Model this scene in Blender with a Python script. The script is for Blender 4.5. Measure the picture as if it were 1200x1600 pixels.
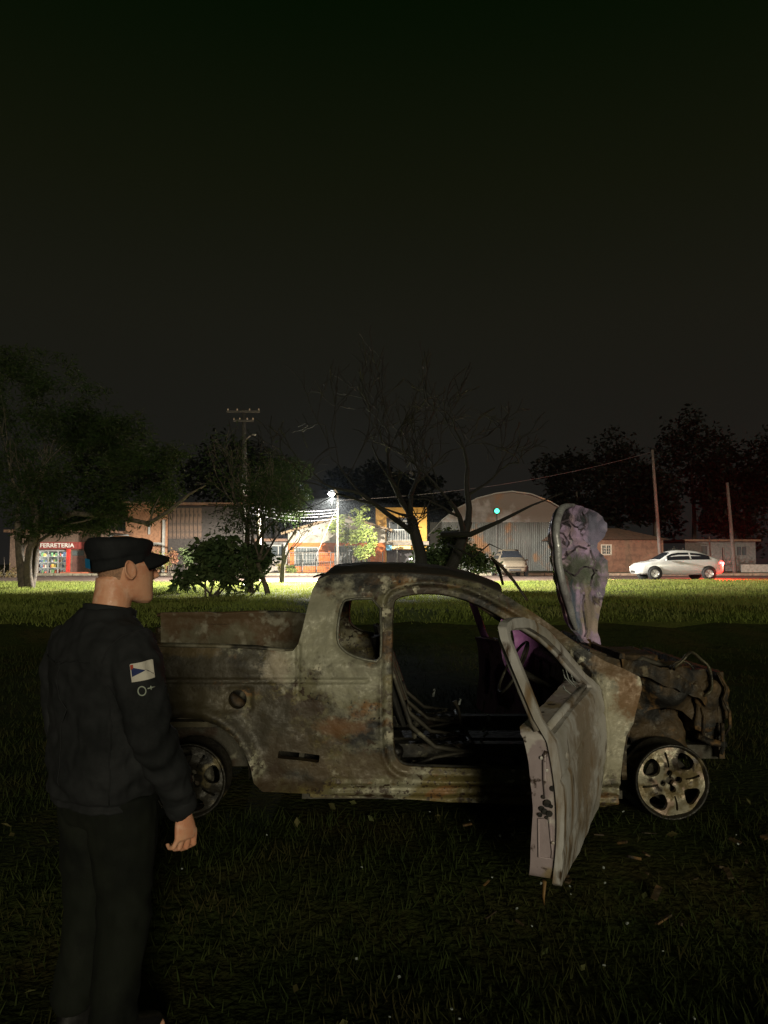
import bpy, bmesh, math, random
import numpy as np
from mathutils import Vector, Matrix, noise
from mathutils.bvhtree import BVHTree

for o in list(bpy.data.objects):
    bpy.data.objects.remove(o, do_unlink=True)
scene = bpy.context.scene
C = scene.collection
R = math.radians
rng = np.random.default_rng(7)
random.seed(7)

# ------------------------------------------------------------------ camera
CAM_H = 1.46
FPX = 1201.0                      # focal length in pixels of the 1200 x 1600 photograph
PITCH = math.atan(75 / FPX)
cam_d = bpy.data.cameras.new('camera')
cam_d.sensor_fit = 'VERTICAL'
cam_d.sensor_height = 32.0
cam_d.lens = 32.0 * FPX / 1600.0
cam_d.clip_start = 0.05
cam_d.clip_end = 2000
cam = bpy.data.objects.new('camera', cam_d)
cam.location = (0, 0, CAM_H)
cam.rotation_euler = (math.pi / 2 + PITCH, 0, 0)
C.objects.link(cam)
scene.camera = cam

# ------------------------------------------------------------------ night sky and the faint far light behind the camera
world = bpy.data.worlds.new('World')
scene.world = world
world.use_nodes = True
wn, wl = world.node_tree.nodes, world.node_tree.links
wn.clear()
SUN_AZ, SUN_EL = R(11), R(9)       # azimuth from straight behind the camera towards the right
sky = wn.new('ShaderNodeTexSky')
sky.sky_type = 'NISHITA'
sky.sun_disc = False
sky.sun_elevation = SUN_EL
sky.sun_rotation = math.pi - SUN_AZ
b1 = wn.new('ShaderNodeBackground')
b1.inputs[1].default_value = 0.00004
wl.new(sky.outputs[0], b1.inputs[0])
tc = wn.new('ShaderNodeTexCoord')
sx = wn.new('ShaderNodeSeparateXYZ')
wl.new(tc.outputs['Generated'], sx.inputs[0])
ramp = wn.new('ShaderNodeValToRGB')
e = ramp.color_ramp.elements
e[0].position = 0.0
e[0].color = (0.0110, 0.0102, 0.0095, 1)
e[1].position = 0.62
e[1].color = (0.0009, 0.0040, 0.0004, 1)
for p_, c_ in ((.30, (.0092, .0090, .0056, 1)), (.44, (.0058, .0068, .0027, 1))):
    m_ = ramp.color_ramp.elements.new(p_)
    m_.color = c_
wl.new(sx.outputs[2], ramp.inputs[0])
b2 = wn.new('ShaderNodeBackground')
b2.inputs[1].default_value = 1.0
wl.new(ramp.outputs[0], b2.inputs[0])
ad = wn.new('ShaderNodeAddShader')
wl.new(b1.outputs[0], ad.inputs[0])
wl.new(b2.outputs[0], ad.inputs[1])
wo = wn.new('ShaderNodeOutputWorld')
wl.new(ad.outputs[0], wo.inputs[0])

sun_d = bpy.data.lights.new('sun', 'SUN')
sun_d.energy = 1.3
sun_d.angle = R(13)
sun_d.color = (1.0, 0.92, 0.66)
sun = bpy.data.objects.new('sun', sun_d)
# light travels from behind the camera (slightly right) towards +Y and down
dirv = Vector((-math.sin(SUN_AZ) * math.cos(SUN_EL), math.cos(SUN_AZ) * math.cos(SUN_EL), -math.sin(SUN_EL)))
sun.rotation_euler = dirv.to_track_quat('-Z', 'Y').to_euler()
sun.location = (3, -20, 12)
C.objects.link(sun)

vs = scene.view_settings
vs.view_transform = 'Standard'
vs.look = 'None'
vs.exposure = 0.0
vs.gamma = 1.0
vs.use_curve_mapping = False

# ------------------------------------------------------------------ helpers
_cp, _sp = math.cos(PITCH), math.sin(PITCH)
def pix(x, y, Y):
    """point of the place that the photograph shows at pixel (x, y), at the depth Y metres"""
    u, v = (x - 600) / FPX, (800 - y) / FPX
    d = Vector((u, _cp - v * _sp, _sp + v * _cp))
    t = Y / d.y
    return Vector((d.x * t, Y, CAM_H + d.z * t))
def ray(x, y):
    u, v = (x - 600) / FPX, (800 - y) / FPX
    return Vector((u, _cp - v * _sp, _sp + v * _cp))

def sstep(a, b, x):
    t = min(1.0, max(0.0, (x - a) / (b - a)))
    return t * t * (3 - 2 * t)

def bank(x):
    return 1.3 * noise.noise((x * .13, 5.0, 1)) + .5 * noise.noise((x * .5, 2.0, 1))
def ground_z(x, y):
    z = 0.46 * sstep(11.5, 15.4, y - bank(x))
    z += 0.10 * sstep(22, 31, y) * (1 - sstep(33.5, 36.5, y)) * sstep(4, 10, x)
    z += 0.10 * sstep(49, 51, y)
    z -= 0.10 * (1 - sstep(2.9, 3.9, y))
    if y < 34:
        z += 0.025 * noise.noise((x * .35, y * .35, 0)) * sstep(5, 9, y) + 0.012 * noise.noise((x * 1.3, y * 1.3, 4))
    return z

def tag(o, label=None, cat=None, group=None, kind=None):
    if label: o['label'] = label
    if cat: o['category'] = cat
    if group: o['group'] = group
    if kind: o['kind'] = kind
    return o
def empty(name, loc, label, cat, group=None, rz=0.0):
    o = bpy.data.objects.new(name, None)
    o.empty_display_size = 0.2
    C.objects.link(o)
    o.location = loc
    o.rotation_euler = (0, 0, rz)
    return tag(o, label, cat, group)
def origin_of(p):
    v = Vector((0, 0, 0))
    while p is not None:
        v = v + p.location
        p = p.parent
    return v
def mesh_obj(name, V, F, mat, parent=None, smooth=False, local=False):
    """V in world coordinates unless local; the object sits at its parent's origin"""
    me = bpy.data.meshes.new(name)
    V = np.asarray(V, dtype=float).reshape(-1, 3)
    if parent is not None and not local:
        V = V - np.array(origin_of(parent))
    me.from_pydata(V.tolist(), [], F.tolist() if hasattr(F, 'tolist') else F)
    if smooth:
        me.polygons.foreach_set('use_smooth', [True] * len(me.polygons))
    me.update()
    o = bpy.data.objects.new(name, me)
    if mat is not None:
        me.materials.append(mat)
    C.objects.link(o)
    o.parent = parent
    return o

class MB:
    def __init__(self): self.V = []; self.F = []
    def add(self, V, F):
        n = len(self.V)
        self.V += [tuple(v) for v in V]
        self.F += [tuple(i + n for i in f) for f in F]
        return self
    def box(self, c, s, rz=0, rx=0, ry=0):
        M = Matrix.Rotation(rz, 3, 'Z') @ Matrix.Rotation(ry, 3, 'Y') @ Matrix.Rotation(rx, 3, 'X')
        V = []
        for i in (-1, 1):
            for j in (-1, 1):
                for k in (-1, 1):
                    V.append(Vector(c) + M @ Vector((i * s[0] / 2, j * s[1] / 2, k * s[2] / 2)))
        self.add(V, [(0, 1, 3, 2), (4, 6, 7, 5), (0, 4, 5, 1), (2, 3, 7, 6), (0, 2, 6, 4), (1, 5, 7, 3)])
        return self
    def bx(self, x0, x1, y0, y1, z0, z1):
        return self.box(((x0 + x1) / 2, (y0 + y1) / 2, (z0 + z1) / 2), (abs(x1 - x0), abs(y1 - y0), abs(z1 - z0)))
    def tube(self, pts, rad, n=8, cap=True, closed=False, flat=1.0):
        pts = [Vector(p) for p in pts]
        m = len(pts)
        if not hasattr(rad, '__len__'): rad = [rad] * m
        V = []; F = []
        ref = None
        for i, p in enumerate(pts):
            a = pts[(i - 1) % m] if (closed or i > 0) else p
            b = pts[(i + 1) % m] if (closed or i < m - 1) else p
            t = (b - a)
            if t.length < 1e-9: t = Vector((0, 0, 1))
            t.normalize()
            if ref is None:
                ref = Vector((0, 0, 1)) if abs(t.z) < .9 else Vector((1, 0, 0))
            ref = (ref - t * ref.dot(t))
            if ref.length < 1e-6:
                ref = t.orthogonal()
            ref.normalize()
            s = t.cross(ref)
            for k in range(n):
                an = 2 * math.pi * k / n
                V.append(p + (ref * math.cos(an) * flat + s * math.sin(an)) * rad[i])
        for i in range(m if closed else m - 1):
            i2 = (i + 1) % m
            for k in range(n):
                k2 = (k + 1) % n
                F.append((i * n + k, i * n + k2, i2 * n + k2, i2 * n + k))
        if cap and not closed:
            F.append(tuple(range(n - 1, -1, -1)))
            F.append(tuple((m - 1) * n + k for k in range(n)))
        self.add(V, F)
        return self
    def rings(self, rs, cap=True):
        """rs: list of rings, each a list of n points"""
        n = len(rs[0]); V = []; F = []
        for r_ in rs: V += [tuple(p) for p in r_]
        for i in range(len(rs) - 1):
            for k in range(n):
                k2 = (k + 1) % n
                F.append((i * n + k, i * n + k2, (i + 1) * n + k2, (i + 1) * n + k))
        if cap:
            F.append(tuple(range(n - 1, -1, -1)))
            F.append(tuple((len(rs) - 1) * n + k for k in range(n)))
        self.add(V, F)
        return self
    def lathe(self, prof, c, axis='Y', n=32):
        """prof: list of (radius, along)"""
        V = []; F = []
        for (r_, a) in prof:
            for k in range(n):
                an = 2 * math.pi * k / n
                if axis == 'Y': V.append((c[0] + r_ * math.cos(an), c[1] + a, c[2] + r_ * math.sin(an)))
                elif axis == 'Z': V.append((c[0] + r_ * math.cos(an), c[1] + r_ * math.sin(an), c[2] + a))
                else: V.append((c[0] + a, c[1] + r_ * math.cos(an), c[2] + r_ * math.sin(an)))
        for i in range(len(prof) - 1):
            for k in range(n):
                k2 = (k + 1) % n
                F.append((i * n + k, i * n + k2, (i + 1) * n + k2, (i + 1) * n + k))
        self.add(V, F)
        return self
    def build(self, name, mat, parent=None, smooth=False, local=False):
        return mesh_obj(name, self.V, self.F, mat, parent, smooth, local)

def inside(P, loops):
    x, y = P[:, 0], P[:, 1]
    res = np.zeros(len(P), bool)
    for L in loops:
        L = np.asarray(L, float)
        n = len(L)
        for i in range(n):
            x1, y1 = L[i]; x2, y2 = L[(i + 1) % n]
            if y1 == y2: continue
            c = ((y1 > y) != (y2 > y)) & (x < (x2 - x1) * (y - y1) / (y2 - y1) + x1)
            res ^= c
    return res
def near_loop(P, loops):
    """closest point on any loop and its distance"""
    best = np.full(len(P), 1e9); bp = P.copy()
    for L in loops:
        L = np.asarray(L, float)
        n = len(L)
        for i in range(n):
            a = L[i]; b = L[(i + 1) % n]; d = b - a
            l2 = d @ d
            if l2 < 1e-12: continue
            t = np.clip(((P - a) @ d) / l2, 0, 1)
            q = a + t[:, None] * d
            ds = np.hypot(*(P - q).T)
            m = ds < best
            best[m] = ds[m]; bp[m] = q[m]
    return bp, best
def smooth_loop(L, it=1):
    L = [tuple(p) for p in L]
    for _ in range(it):
        o = []
        for i in range(len(L)):
            a, b = L[i], L[(i + 1) % len(L)]
            o.append((a[0] * .75 + b[0] * .25, a[1] * .75 + b[1] * .25))
            o.append((a[0] * .25 + b[0] * .75, a[1] * .25 + b[1] * .75))
        L = o
    return L
def poly_grid(loops, cell):
    """fine quads that fill a polygon with holes, rims snapped to the outline -> uv, quads, rim edges"""
    A = np.vstack([np.asarray(L, float) for L in loops])
    x0, y0 = A.min(0) - cell; x1, y1 = A.max(0) + cell
    nx, ny = int((x1 - x0) / cell) + 2, int((y1 - y0) / cell) + 2
    gx = x0 + np.arange(nx + 1) * cell; gy = y0 + np.arange(ny + 1) * cell
    cx, cy = np.meshgrid(gx[:-1] + cell / 2, gy[:-1] + cell / 2, indexing='ij')
    keep = inside(np.c_[cx.ravel(), cy.ravel()], loops).reshape(nx, ny)
    I, J = np.nonzero(keep)
    vid = lambda i, j: i * (ny + 1) + j
    Q = np.c_[vid(I, J), vid(I + 1, J), vid(I + 1, J + 1), vid(I, J + 1)]
    used, inv = np.unique(Q.ravel(), return_inverse=True)
    Q = inv.reshape(-1, 4)
    uv = np.c_[gx[used // (ny + 1)], gy[used % (ny + 1)]]
    cnt = np.bincount(Q.ravel(), minlength=len(uv))
    ed = np.vstack([Q[:, [0, 1]], Q[:, [1, 2]], Q[:, [2, 3]], Q[:, [3, 0]]])
    key = np.sort(ed, 1)
    _, idx, c = np.unique(key, axis=0, return_index=True, return_counts=True)
    rim = ed[idx[c == 1]]
    rv = np.unique(rim)
    q, ds = near_loop(uv[rv], loops)
    m = ds < cell * 1.2
    uv[rv[m]] = q[m]
    return uv, Q, rim
def panel(name, loops, cell, fn, flange, mat, parent, smooth=True, back=False):
    """fn(uv) -> xyz ; flange(uv_rim, xyz_rim) -> xyz of the turned-in edge ; back: close the rear face too"""
    uv, Q, rim = poly_grid(loops, cell)
    P = fn(uv)
    V = P; F = Q.tolist()
    if flange is not None:
        if back:
            B = flange(uv, P)
            n = len(P)
            V = np.vstack([P, B])
            F += [[n + q[3], n + q[2], n + q[1], n + q[0]] for q in F]
            rv = np.unique(rim); k = len(rv); m0 = 2 * n
            mp = {int(v): m0 + i for i, v in enumerate(rv)}
            V = np.vstack([V, P[rv], B[rv]])
            F += [[mp[b], mp[a], mp[a] + k, mp[b] + k] for a, b in rim.tolist()]
        else:
            rv = np.unique(rim)
            k = len(rv)
            mp = {int(v): len(P) + i for i, v in enumerate(rv)}
            V = np.vstack([P, P[rv], flange(uv[rv], P[rv])])
            F += [[mp[b], mp[a], mp[a] + k, mp[b] + k] for a, b in rim.tolist()]
    o = mesh_obj(name, V, F, mat, parent, smooth)
    return o
def nz(P, s, seed=0.0):
    return np.array([noise.noise((p[0] * s + seed, p[1] * s - seed, p[2] * s + 2 * seed)) for p in P])
def fbm(P, s, seed=0.0, oct=3):
    r_ = 0; a = 1.0
    for i in range(oct):
        r_ = r_ + a * nz(P, s * 2 ** i, seed + i * 7.3); a *= .5
    return r_

# ------------------------------------------------------------------ materials
def layered(name, base, layers=(), spots=(), rough=.7, metal=0.0, bump=.3, bscale=60, spec=.5, rvar=0.15, bdist=.01, det=5, transl=0.0):
    """base colour; layers (colour, scale xyz, lo, hi) mixed in by noise; spots (centre, radii, colour, strength): stains and painted shade of their own shape"""
    m = bpy.data.materials.new(name); m.use_nodes = True
    N, L = m.node_tree.nodes, m.node_tree.links
    bs = N['Principled BSDF']
    tcn = N.new('ShaderNodeTexCoord')
    rgb = N.new('ShaderNodeRGB'); rgb.outputs[0].default_value = (*base, 1)
    cur = rgb.outputs[0]
    for i, (col, sc, lo, hi) in enumerate(layers):
        mp = N.new('ShaderNodeMapping')
        mp.inputs['Location'].default_value = (3.1 * i + 1, 1.7 * i, 5.3 * i)
        mp.inputs['Scale'].default_value = sc if hasattr(sc, '__len__') else (sc, sc, sc)
        L.new(tcn.outputs['Object'], mp.inputs[0])
        no = N.new('ShaderNodeTexNoise'); no.inputs['Detail'].default_value = det; no.inputs['Roughness'].default_value = .56
        no.inputs['Scale'].default_value = 1.0
        L.new(mp.outputs[0], no.inputs['Vector'])
        mr = N.new('ShaderNodeMapRange'); mr.inputs[1].default_value = lo; mr.inputs[2].default_value = hi
        L.new(no.outputs[0], mr.inputs[0])
        mx = N.new('ShaderNodeMixRGB'); mx.inputs[2].default_value = (*col, 1)
        L.new(mr.outputs[0], mx.inputs[0]); L.new(cur, mx.inputs[1]); cur = mx.outputs[0]
    for i, (c, rr, col, st) in enumerate(spots):
        sub = N.new('ShaderNodeVectorMath'); sub.operation = 'SUBTRACT'; sub.inputs[1].default_value = c
        no = N.new('ShaderNodeTexNoise'); no.inputs['Scale'].default_value = 9; no.inputs['Detail'].default_value = 5
        L.new(tcn.outputs['Object'], no.inputs['Vector'])
        L.new(tcn.outputs['Object'], sub.inputs[0])
        dv = N.new('ShaderNodeVectorMath'); dv.operation = 'DIVIDE'; dv.inputs[1].default_value = rr
        L.new(sub.outputs[0], dv.inputs[0])
        ln = N.new('ShaderNodeVectorMath'); ln.operation = 'LENGTH'; L.new(dv.outputs[0], ln.inputs[0])
        ad_ = N.new('ShaderNodeMath'); ad_.operation = 'MULTIPLY_ADD'; ad_.inputs[1].default_value = 2.6
        L.new(no.outputs[0], ad_.inputs[0]); L.new(ln.outputs['Value'], ad_.inputs[2])
        no.inputs['Roughness'].default_value = .68
        mr = N.new('ShaderNodeMapRange'); mr.inputs[1].default_value = 2.35; mr.inputs[2].default_value = 1.85; mr.inputs[3].default_value = 0; mr.inputs[4].default_value = st
        L.new(ad_.outputs[0], mr.inputs[0])
        mx = N.new('ShaderNodeMixRGB'); mx.inputs[2].default_value = (*col, 1)
        L.new(mr.outputs[0], mx.inputs[0]); L.new(cur, mx.inputs[1]); cur = mx.outputs[0]
    L.new(cur, bs.inputs['Base Color'])
    bs.inputs['Metallic'].default_value = metal
    bs.inputs['Specular IOR Level'].default_value = spec
    no = N.new('ShaderNodeTexNoise'); no.inputs['Scale'].default_value = bscale; no.inputs['Detail'].default_value = 4
    L.new(tcn.outputs['Object'], no.inputs['Vector'])
    if bump:
        bp = N.new('ShaderNodeBump'); bp.inputs['Strength'].default_value = bump; bp.inputs['Distance'].default_value = bdist
        L.new(no.outputs[0], bp.inputs['Height']); L.new(bp.outputs[0], bs.inputs['Normal'])
    if transl:
        tr_ = N.new('ShaderNodeBsdfTranslucent'); ms = N.new('ShaderNodeMixShader'); ms.inputs[0].default_value = transl
        L.new(cur, tr_.inputs[0]); L.new(bs.outputs[0], ms.inputs[1]); L.new(tr_.outputs[0], ms.inputs[2]); L.new(ms.outputs[0], N['Material Output'].inputs[0])
    mr = N.new('ShaderNodeMapRange'); mr.inputs[1].default_value = .3; mr.inputs[2].default_value = .7
    mr.inputs[3].default_value = max(.02, rough - rvar); mr.inputs[4].default_value = min(1, rough + rvar)
    L.new(no.outputs[0], mr.inputs[0]); L.new(mr.outputs[0], bs.inputs['Roughness'])
    return m
def plain(name, col, rough=.7, metal=0.0, var=.35, scale=6, bump=.15, bscale=40, **k):
    d = tuple(c * (1 - var) for c in col)
    return layered(name, col, [(d, scale, .42, .62)], rough=rough, metal=metal, bump=bump, bscale=bscale, **k)
def emit(name, col, st):
    m = bpy.data.materials.new(name); m.use_nodes = True
    bs = m.node_tree.nodes['Principled BSDF']
    bs.inputs['Base Color'].default_value = (*[c * .5 for c in col], 1)
    bs.inputs['Emission Color'].default_value = (*col, 1); bs.inputs['Emission Strength'].default_value = st
    return m
def glass(name, col=(.02, .025, .03), rough=.06, trans=0.0):
    m = bpy.data.materials.new(name); m.use_nodes = True
    bs = m.node_tree.nodes['Principled BSDF']
    bs.inputs['Base Color'].default_value = (*col, 1); bs.inputs['Roughness'].default_value = rough
    bs.inputs['Transmission Weight'].default_value = trans
    return m

SOOT = (.012, .011, .010); RUST = (.135, .062, .022); OLIVE = (.16, .135, .06); ASH = (.30, .285, .235); DARKR = (.045, .028, .016)
# ------------------------------------------------------------------ ground, road, pavement
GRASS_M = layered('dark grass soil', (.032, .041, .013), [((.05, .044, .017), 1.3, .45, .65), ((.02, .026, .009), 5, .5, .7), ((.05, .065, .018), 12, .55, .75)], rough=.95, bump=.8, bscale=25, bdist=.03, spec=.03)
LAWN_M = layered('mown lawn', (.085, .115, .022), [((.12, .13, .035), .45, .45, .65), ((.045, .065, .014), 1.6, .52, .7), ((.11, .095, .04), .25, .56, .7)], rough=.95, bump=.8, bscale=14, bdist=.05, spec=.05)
def ground_sheet():
    xs = np.r_[np.linspace(-160, -45, 8), np.linspace(-40, 40, 161), np.linspace(45, 160, 8)]
    ys = np.r_[np.linspace(-30, -4, 6), np.linspace(-2, 40, 211), np.linspace(42, 60, 37), np.linspace(65, 150, 12)]
    V = [(x, y, ground_z(x, y) if -60 < x < 60 else ground_z(x, y)) for y in ys for x in xs]
    n = len(xs)
    F = [(j * n + i, j * n + i + 1, (j + 1) * n + i + 1, (j + 1) * n + i) for j in range(len(ys) - 1) for i in range(n - 1)]
    return V, F
V, F = ground_sheet()
g = mesh_obj('ground', V, F, GRASS_M, None, True)
tag(g, kind='structure')
# the mown lawn: a sheet above the rising ground
xs = np.linspace(-45, 45, 181); ys = np.linspace(13.6, 38.5, 101)
def lawn_far(x): return 36.2 + 0.16 * min(0, x)
V = []
for y in ys:
    for x in xs:
        t = (y - 13.6) / (38.5 - 13.6)
        y0_ = 13.9 + bank(x) + .5 * noise.noise((x * .9, 0, 3))
        yy = y0_ + (lawn_far(x) + 0.25 * noise.noise((x * .8, 9, 3)) - y0_) * t
        V.append((x, yy, ground_z(x, yy) + 0.006 + 0.02 * noise.noise((x * 2.1, yy * 2.1, 8))**2))
n = len(xs)
F = [(j * n + i, j * n + i + 1, (j + 1) * n + i + 1, (j + 1) * n + i) for j in range(len(ys) - 1) for i in range(n - 1)]
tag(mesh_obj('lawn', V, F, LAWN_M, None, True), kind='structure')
ROAD_M = layered('worn reddish cobble', (.13, .09, .075), [((.075, .05, .04), 3.2, .42, .6), ((.17, .13, .11), 1.1, .5, .68), ((.07, .05, .045), 9, .55, .7)], rough=.6, bump=.9, bscale=9, bdist=.03)
V = []; F = []
xs = np.linspace(-90, 90, 91)
for x in xs:
    V += [(x, lawn_far(x) - .3, .462 + .10 * sstep(4, 10, x) * 0 + .012), (x, 49.0, .475)]
for i in range(len(xs) - 1):
    F.append((2 * i, 2 * i + 2, 2 * i + 3, 2 * i + 1))
tag(mesh_obj('road', V, F, ROAD_M), kind='structure')
# far kerb: separate stones, and the pavement
KERB_M = plain('kerb concrete', (.20, .18, .13), .85)
PAVE_M = layered('pavement', (.15, .12, .06), [((.19, .08, .04), .35, .5, .58), ((.09, .11, .03), .8, .5, .66)], rough=.85, bump=.5, bscale=12)
kb = bpy.data.objects.new('kerb', None); C.objects.link(kb); kb.location = (0, 49.1, .47); tag(kb, kind='structure')
mb = MB().bx(-.58, .58, -.1, .1, -.05, .14)
k0 = mb.build('kerbstone', KERB_M, kb, local=True)
k0.location = (-34.8, 0, 0)
for i in range(1, 58):
    k = k0.copy(); C.objects.link(k); k.parent = kb; k.location = (-34.8 + 1.2 * i, .01 * math.sin(i * 2.3), .008 * math.sin(i * 1.7))
tag(MB().bx(-60, 60, 49.2, 54.2, .3, .60).build('pavement', PAVE_M), kind='structure')

# ------------------------------------------------------------------ the burnt pickup
DN = 4.40                 # depth of its near side
YC = DN + 0.83            # centre line
TROOT = empty('burnt_pickup', (0.3, YC, 0.0), 'burnt-out small pickup truck, stripped to rusty ash-grey metal, both doors and bonnet open', 'pickup')
def T(x, y, z): return (x - .3, y - YC, z)   # world -> truck coordinates for stain and painted-shade centres
BODY_M = layered('fire-scaled body metal', (.140, .127, .070),
    [((.30, .285, .205), (2.2, 2.2, 3.2), .51, .57), ((.145, .115, .040), 1.9, .48, .55), ((.060, .052, .034), (3.0, 3.0, 4.5), .53, .60), ((.19, .095, .030), (2.4, 2.4, 5.0), .56, .61), (DARKR, 4.3, .555, .60), (SOOT, (1.5, 1.5, 2.6), .485, .59), ((.40, .37, .28), 9.5, .61, .66), (DARKR, 27, .565, .61), (SOOT, 55, .60, .65)],
    [(T(-.86, DN, .84), (.40, .5, .16), SOOT, .95), (T(-1.15, DN, .66), (.66, .5, .46), (.045, .036, .020), .85), (T(-.55, DN, .48), (.30, .4, .20), (.05, .038, .018), .75), (T(-1.15, DN, .38), (.50, .5, .30), SOOT, .92), (T(-.50, DN, .38), (.26, .4, .12), (.05, .035, .018), .8),  # rear soot spots also hold painted shade over the bed side
     (T(-.43, DN, .245), (.16, .3, .05), SOOT, .9), (T(-.6, DN, .86), (.10, .3, .10), (.36, .31, .24), .8), (T(.35, DN + .1, 1.40), (1.0, .35, .075), SOOT, .95),
     (T(-.30, DN + .1, 1.13), (.06, .3, .10), SOOT, .8), (T(1.30, DN, .55), (.16, .4, .42), (.42, .39, .29), .75), (T(-.25, DN, .52), (.14, .3, .05), RUST, .8),
     (T(-.36, DN, 1.08), (.26, .4, .36), (.30, .29, .215), .8), (T(-.20, DN, .78), (.22, .4, .18), (.29, .28, .21), .75), (T(1.40, DN, .72), (.13, .3, .20), (.17, .085, .03), .9), (T(1.33, DN, .88), (.2, .3, .10), (.12, .065, .025), .9),
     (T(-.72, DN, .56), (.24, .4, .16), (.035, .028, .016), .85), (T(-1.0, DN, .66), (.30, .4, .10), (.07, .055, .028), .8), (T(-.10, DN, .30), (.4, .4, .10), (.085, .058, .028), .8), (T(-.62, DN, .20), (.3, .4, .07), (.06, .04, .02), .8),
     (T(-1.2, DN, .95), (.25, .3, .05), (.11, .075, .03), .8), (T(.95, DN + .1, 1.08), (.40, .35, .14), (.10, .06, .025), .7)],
    rough=.55, metal=.15, bump=.45, bscale=45, bdist=.006, det=9)
ROOF_M = layered('sooty roof metal', (.03, .025, .02), [(DARKR, 3, .45, .6), (SOOT, 2, .5, .6), ((.10, .085, .055), 9, .62, .72)], rough=.75, metal=.1, bump=.5, bscale=30)
INT_M = layered('charred interior metal', (.060, .054, .040), [(SOOT, 3, .46, .62), (DARKR, 6, .54, .64), ((.16, .15, .11), 14, .60, .70)], rough=.7, metal=.2, bump=.7, bscale=30)
RUST_M = layered('rusted engine metal', (.062, .040, .018), [(SOOT, 5, .46, .60), ((.20, .11, .038), 9, .55, .68), ((.16, .135, .09), 16, .62, .72)], rough=.7, metal=.15, bump=.9, bscale=28, bdist=.015)
DOOR_M = layered('scorched white door paint', (.54, .52, .51), [((.38, .35, .31), 2.2, .48, .62), ((.24, .165, .095), (8, 8, 1.4), .55, .66), ((.47, .45, .45), 3.5, .57, .7), ((.08, .05, .03), (13, 13, 5), .61, .70), (SOOT, 6, .66, .73)],
    [((.70, -1.35, .52), (.30, .36, .40), (.21, .145, .085), .75)], rough=.42, metal=.1, bump=.35, bscale=22)
PINK_M = layered('bare pinkish jamb metal', (.52, .455, .42), [((.42, .34, .36), 3, .45, .55), ((.34, .26, .165), 5, .52, .60), ((.60, .55, .53), 8, .57, .63), ((.06, .04, .03), 13, .59, .64)], rough=.45, metal=.15, bump=.3, bscale=25)
PURPLE_M = layered('heat-tinted purple primer', (.34, .13, .37), [((.46, .18, .48), 4, .5, .6), ((.05, .03, .06), 5, .54, .64)], rough=.55, bump=.4, bscale=30)
ALLOY_M = layered('scorched alloy', (.34, .31, .23), [((.17, .13, .065), 6, .46, .56), ((.42, .31, .24), 11, .54, .62), ((.04, .03, .022), 9, .55, .63)], rough=.45, metal=.3, bump=.5, bscale=50)

def side_inset(z):
    """how far the skin lies inside the widest plane of the side, by height"""
    z = np.asarray(z, float)
    return np.where(z > .86, .29 * (z - .86) + .05 * np.clip(z - 1.2, 0, 1), 0) + np.where(z < .22, .25 * (.22 - z), 0) + .010 / (1 + np.exp(-(z - .775) / .008)) * (z > .3)
def side_pt(x, y):
    Y = DN
    for _ in range(4):
        p = pix(x, y, Y)
        Y = DN + float(side_inset(p.z))
    return (p.x, p.z)
outer_px = [(118, 1018), (180, 1012), (250, 1009), (330, 1010), (400, 1013), (440, 1018), (458, 1017), (466, 1006), (473, 982), (481, 948), (488, 922), (496, 906),
            (512, 899), (560, 896), (640, 896), (700, 901), (748, 911), (785, 927), (830, 955), (880, 990), (918, 1017), (945, 1033),
            (975, 1045), (1000, 1058), (1003, 1075), (996, 1100), (990, 1130), (978, 1150), (972, 1190), (968, 1230), (966, 1256), (945, 1262), (926, 1260),
            (815, 1257), (700, 1252), (600, 1247), (500, 1241), (410, 1237), (398, 1222), (393, 1196), (383, 1172), (365, 1148), (340, 1131), (312, 1122), (282, 1121), (250, 1128),
            (225, 1144), (206, 1167), (196, 1196), (190, 1222), (170, 1222), (130, 1205), (116, 1180), (112, 1100)]
qw_px = [(534, 944), (542, 936), (594, 935), (596, 1000), (594, 1035), (570, 1031), (548, 1024), (534, 1014), (527, 1002), (528, 975)]
door_px = [(612, 950), (616, 936), (630, 930), (660, 926), (700, 928), (740, 940), (790, 966), (850, 1006), (900, 1044), (925, 1078), (932, 1120), (933, 1190), (930, 1208), (915, 1213),
           (816, 1207), (700, 1204), (640, 1202), (625, 1197), (616, 1184), (612, 1160), (610, 1060)]
slot_px = [(436, 1172), (500, 1180), (498, 1192), (434, 1184)]
outer = [side_pt(*p) for p in outer_px]
qw = smooth_loop([side_pt(*p) for p in qw_px]); dr = smooth_loop([side_pt(*p) for p in door_px])
fc = side_pt(371, 1093)
filler = [(fc[0] + .052 * math.cos(a), fc[1] + .054 * math.sin(a)) for a in np.linspace(0, 2 * math.pi, 20)[:-1]]
slot = [side_pt(*p) for p in slot_px]
arch_c = side_pt(293, 1213)
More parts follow.
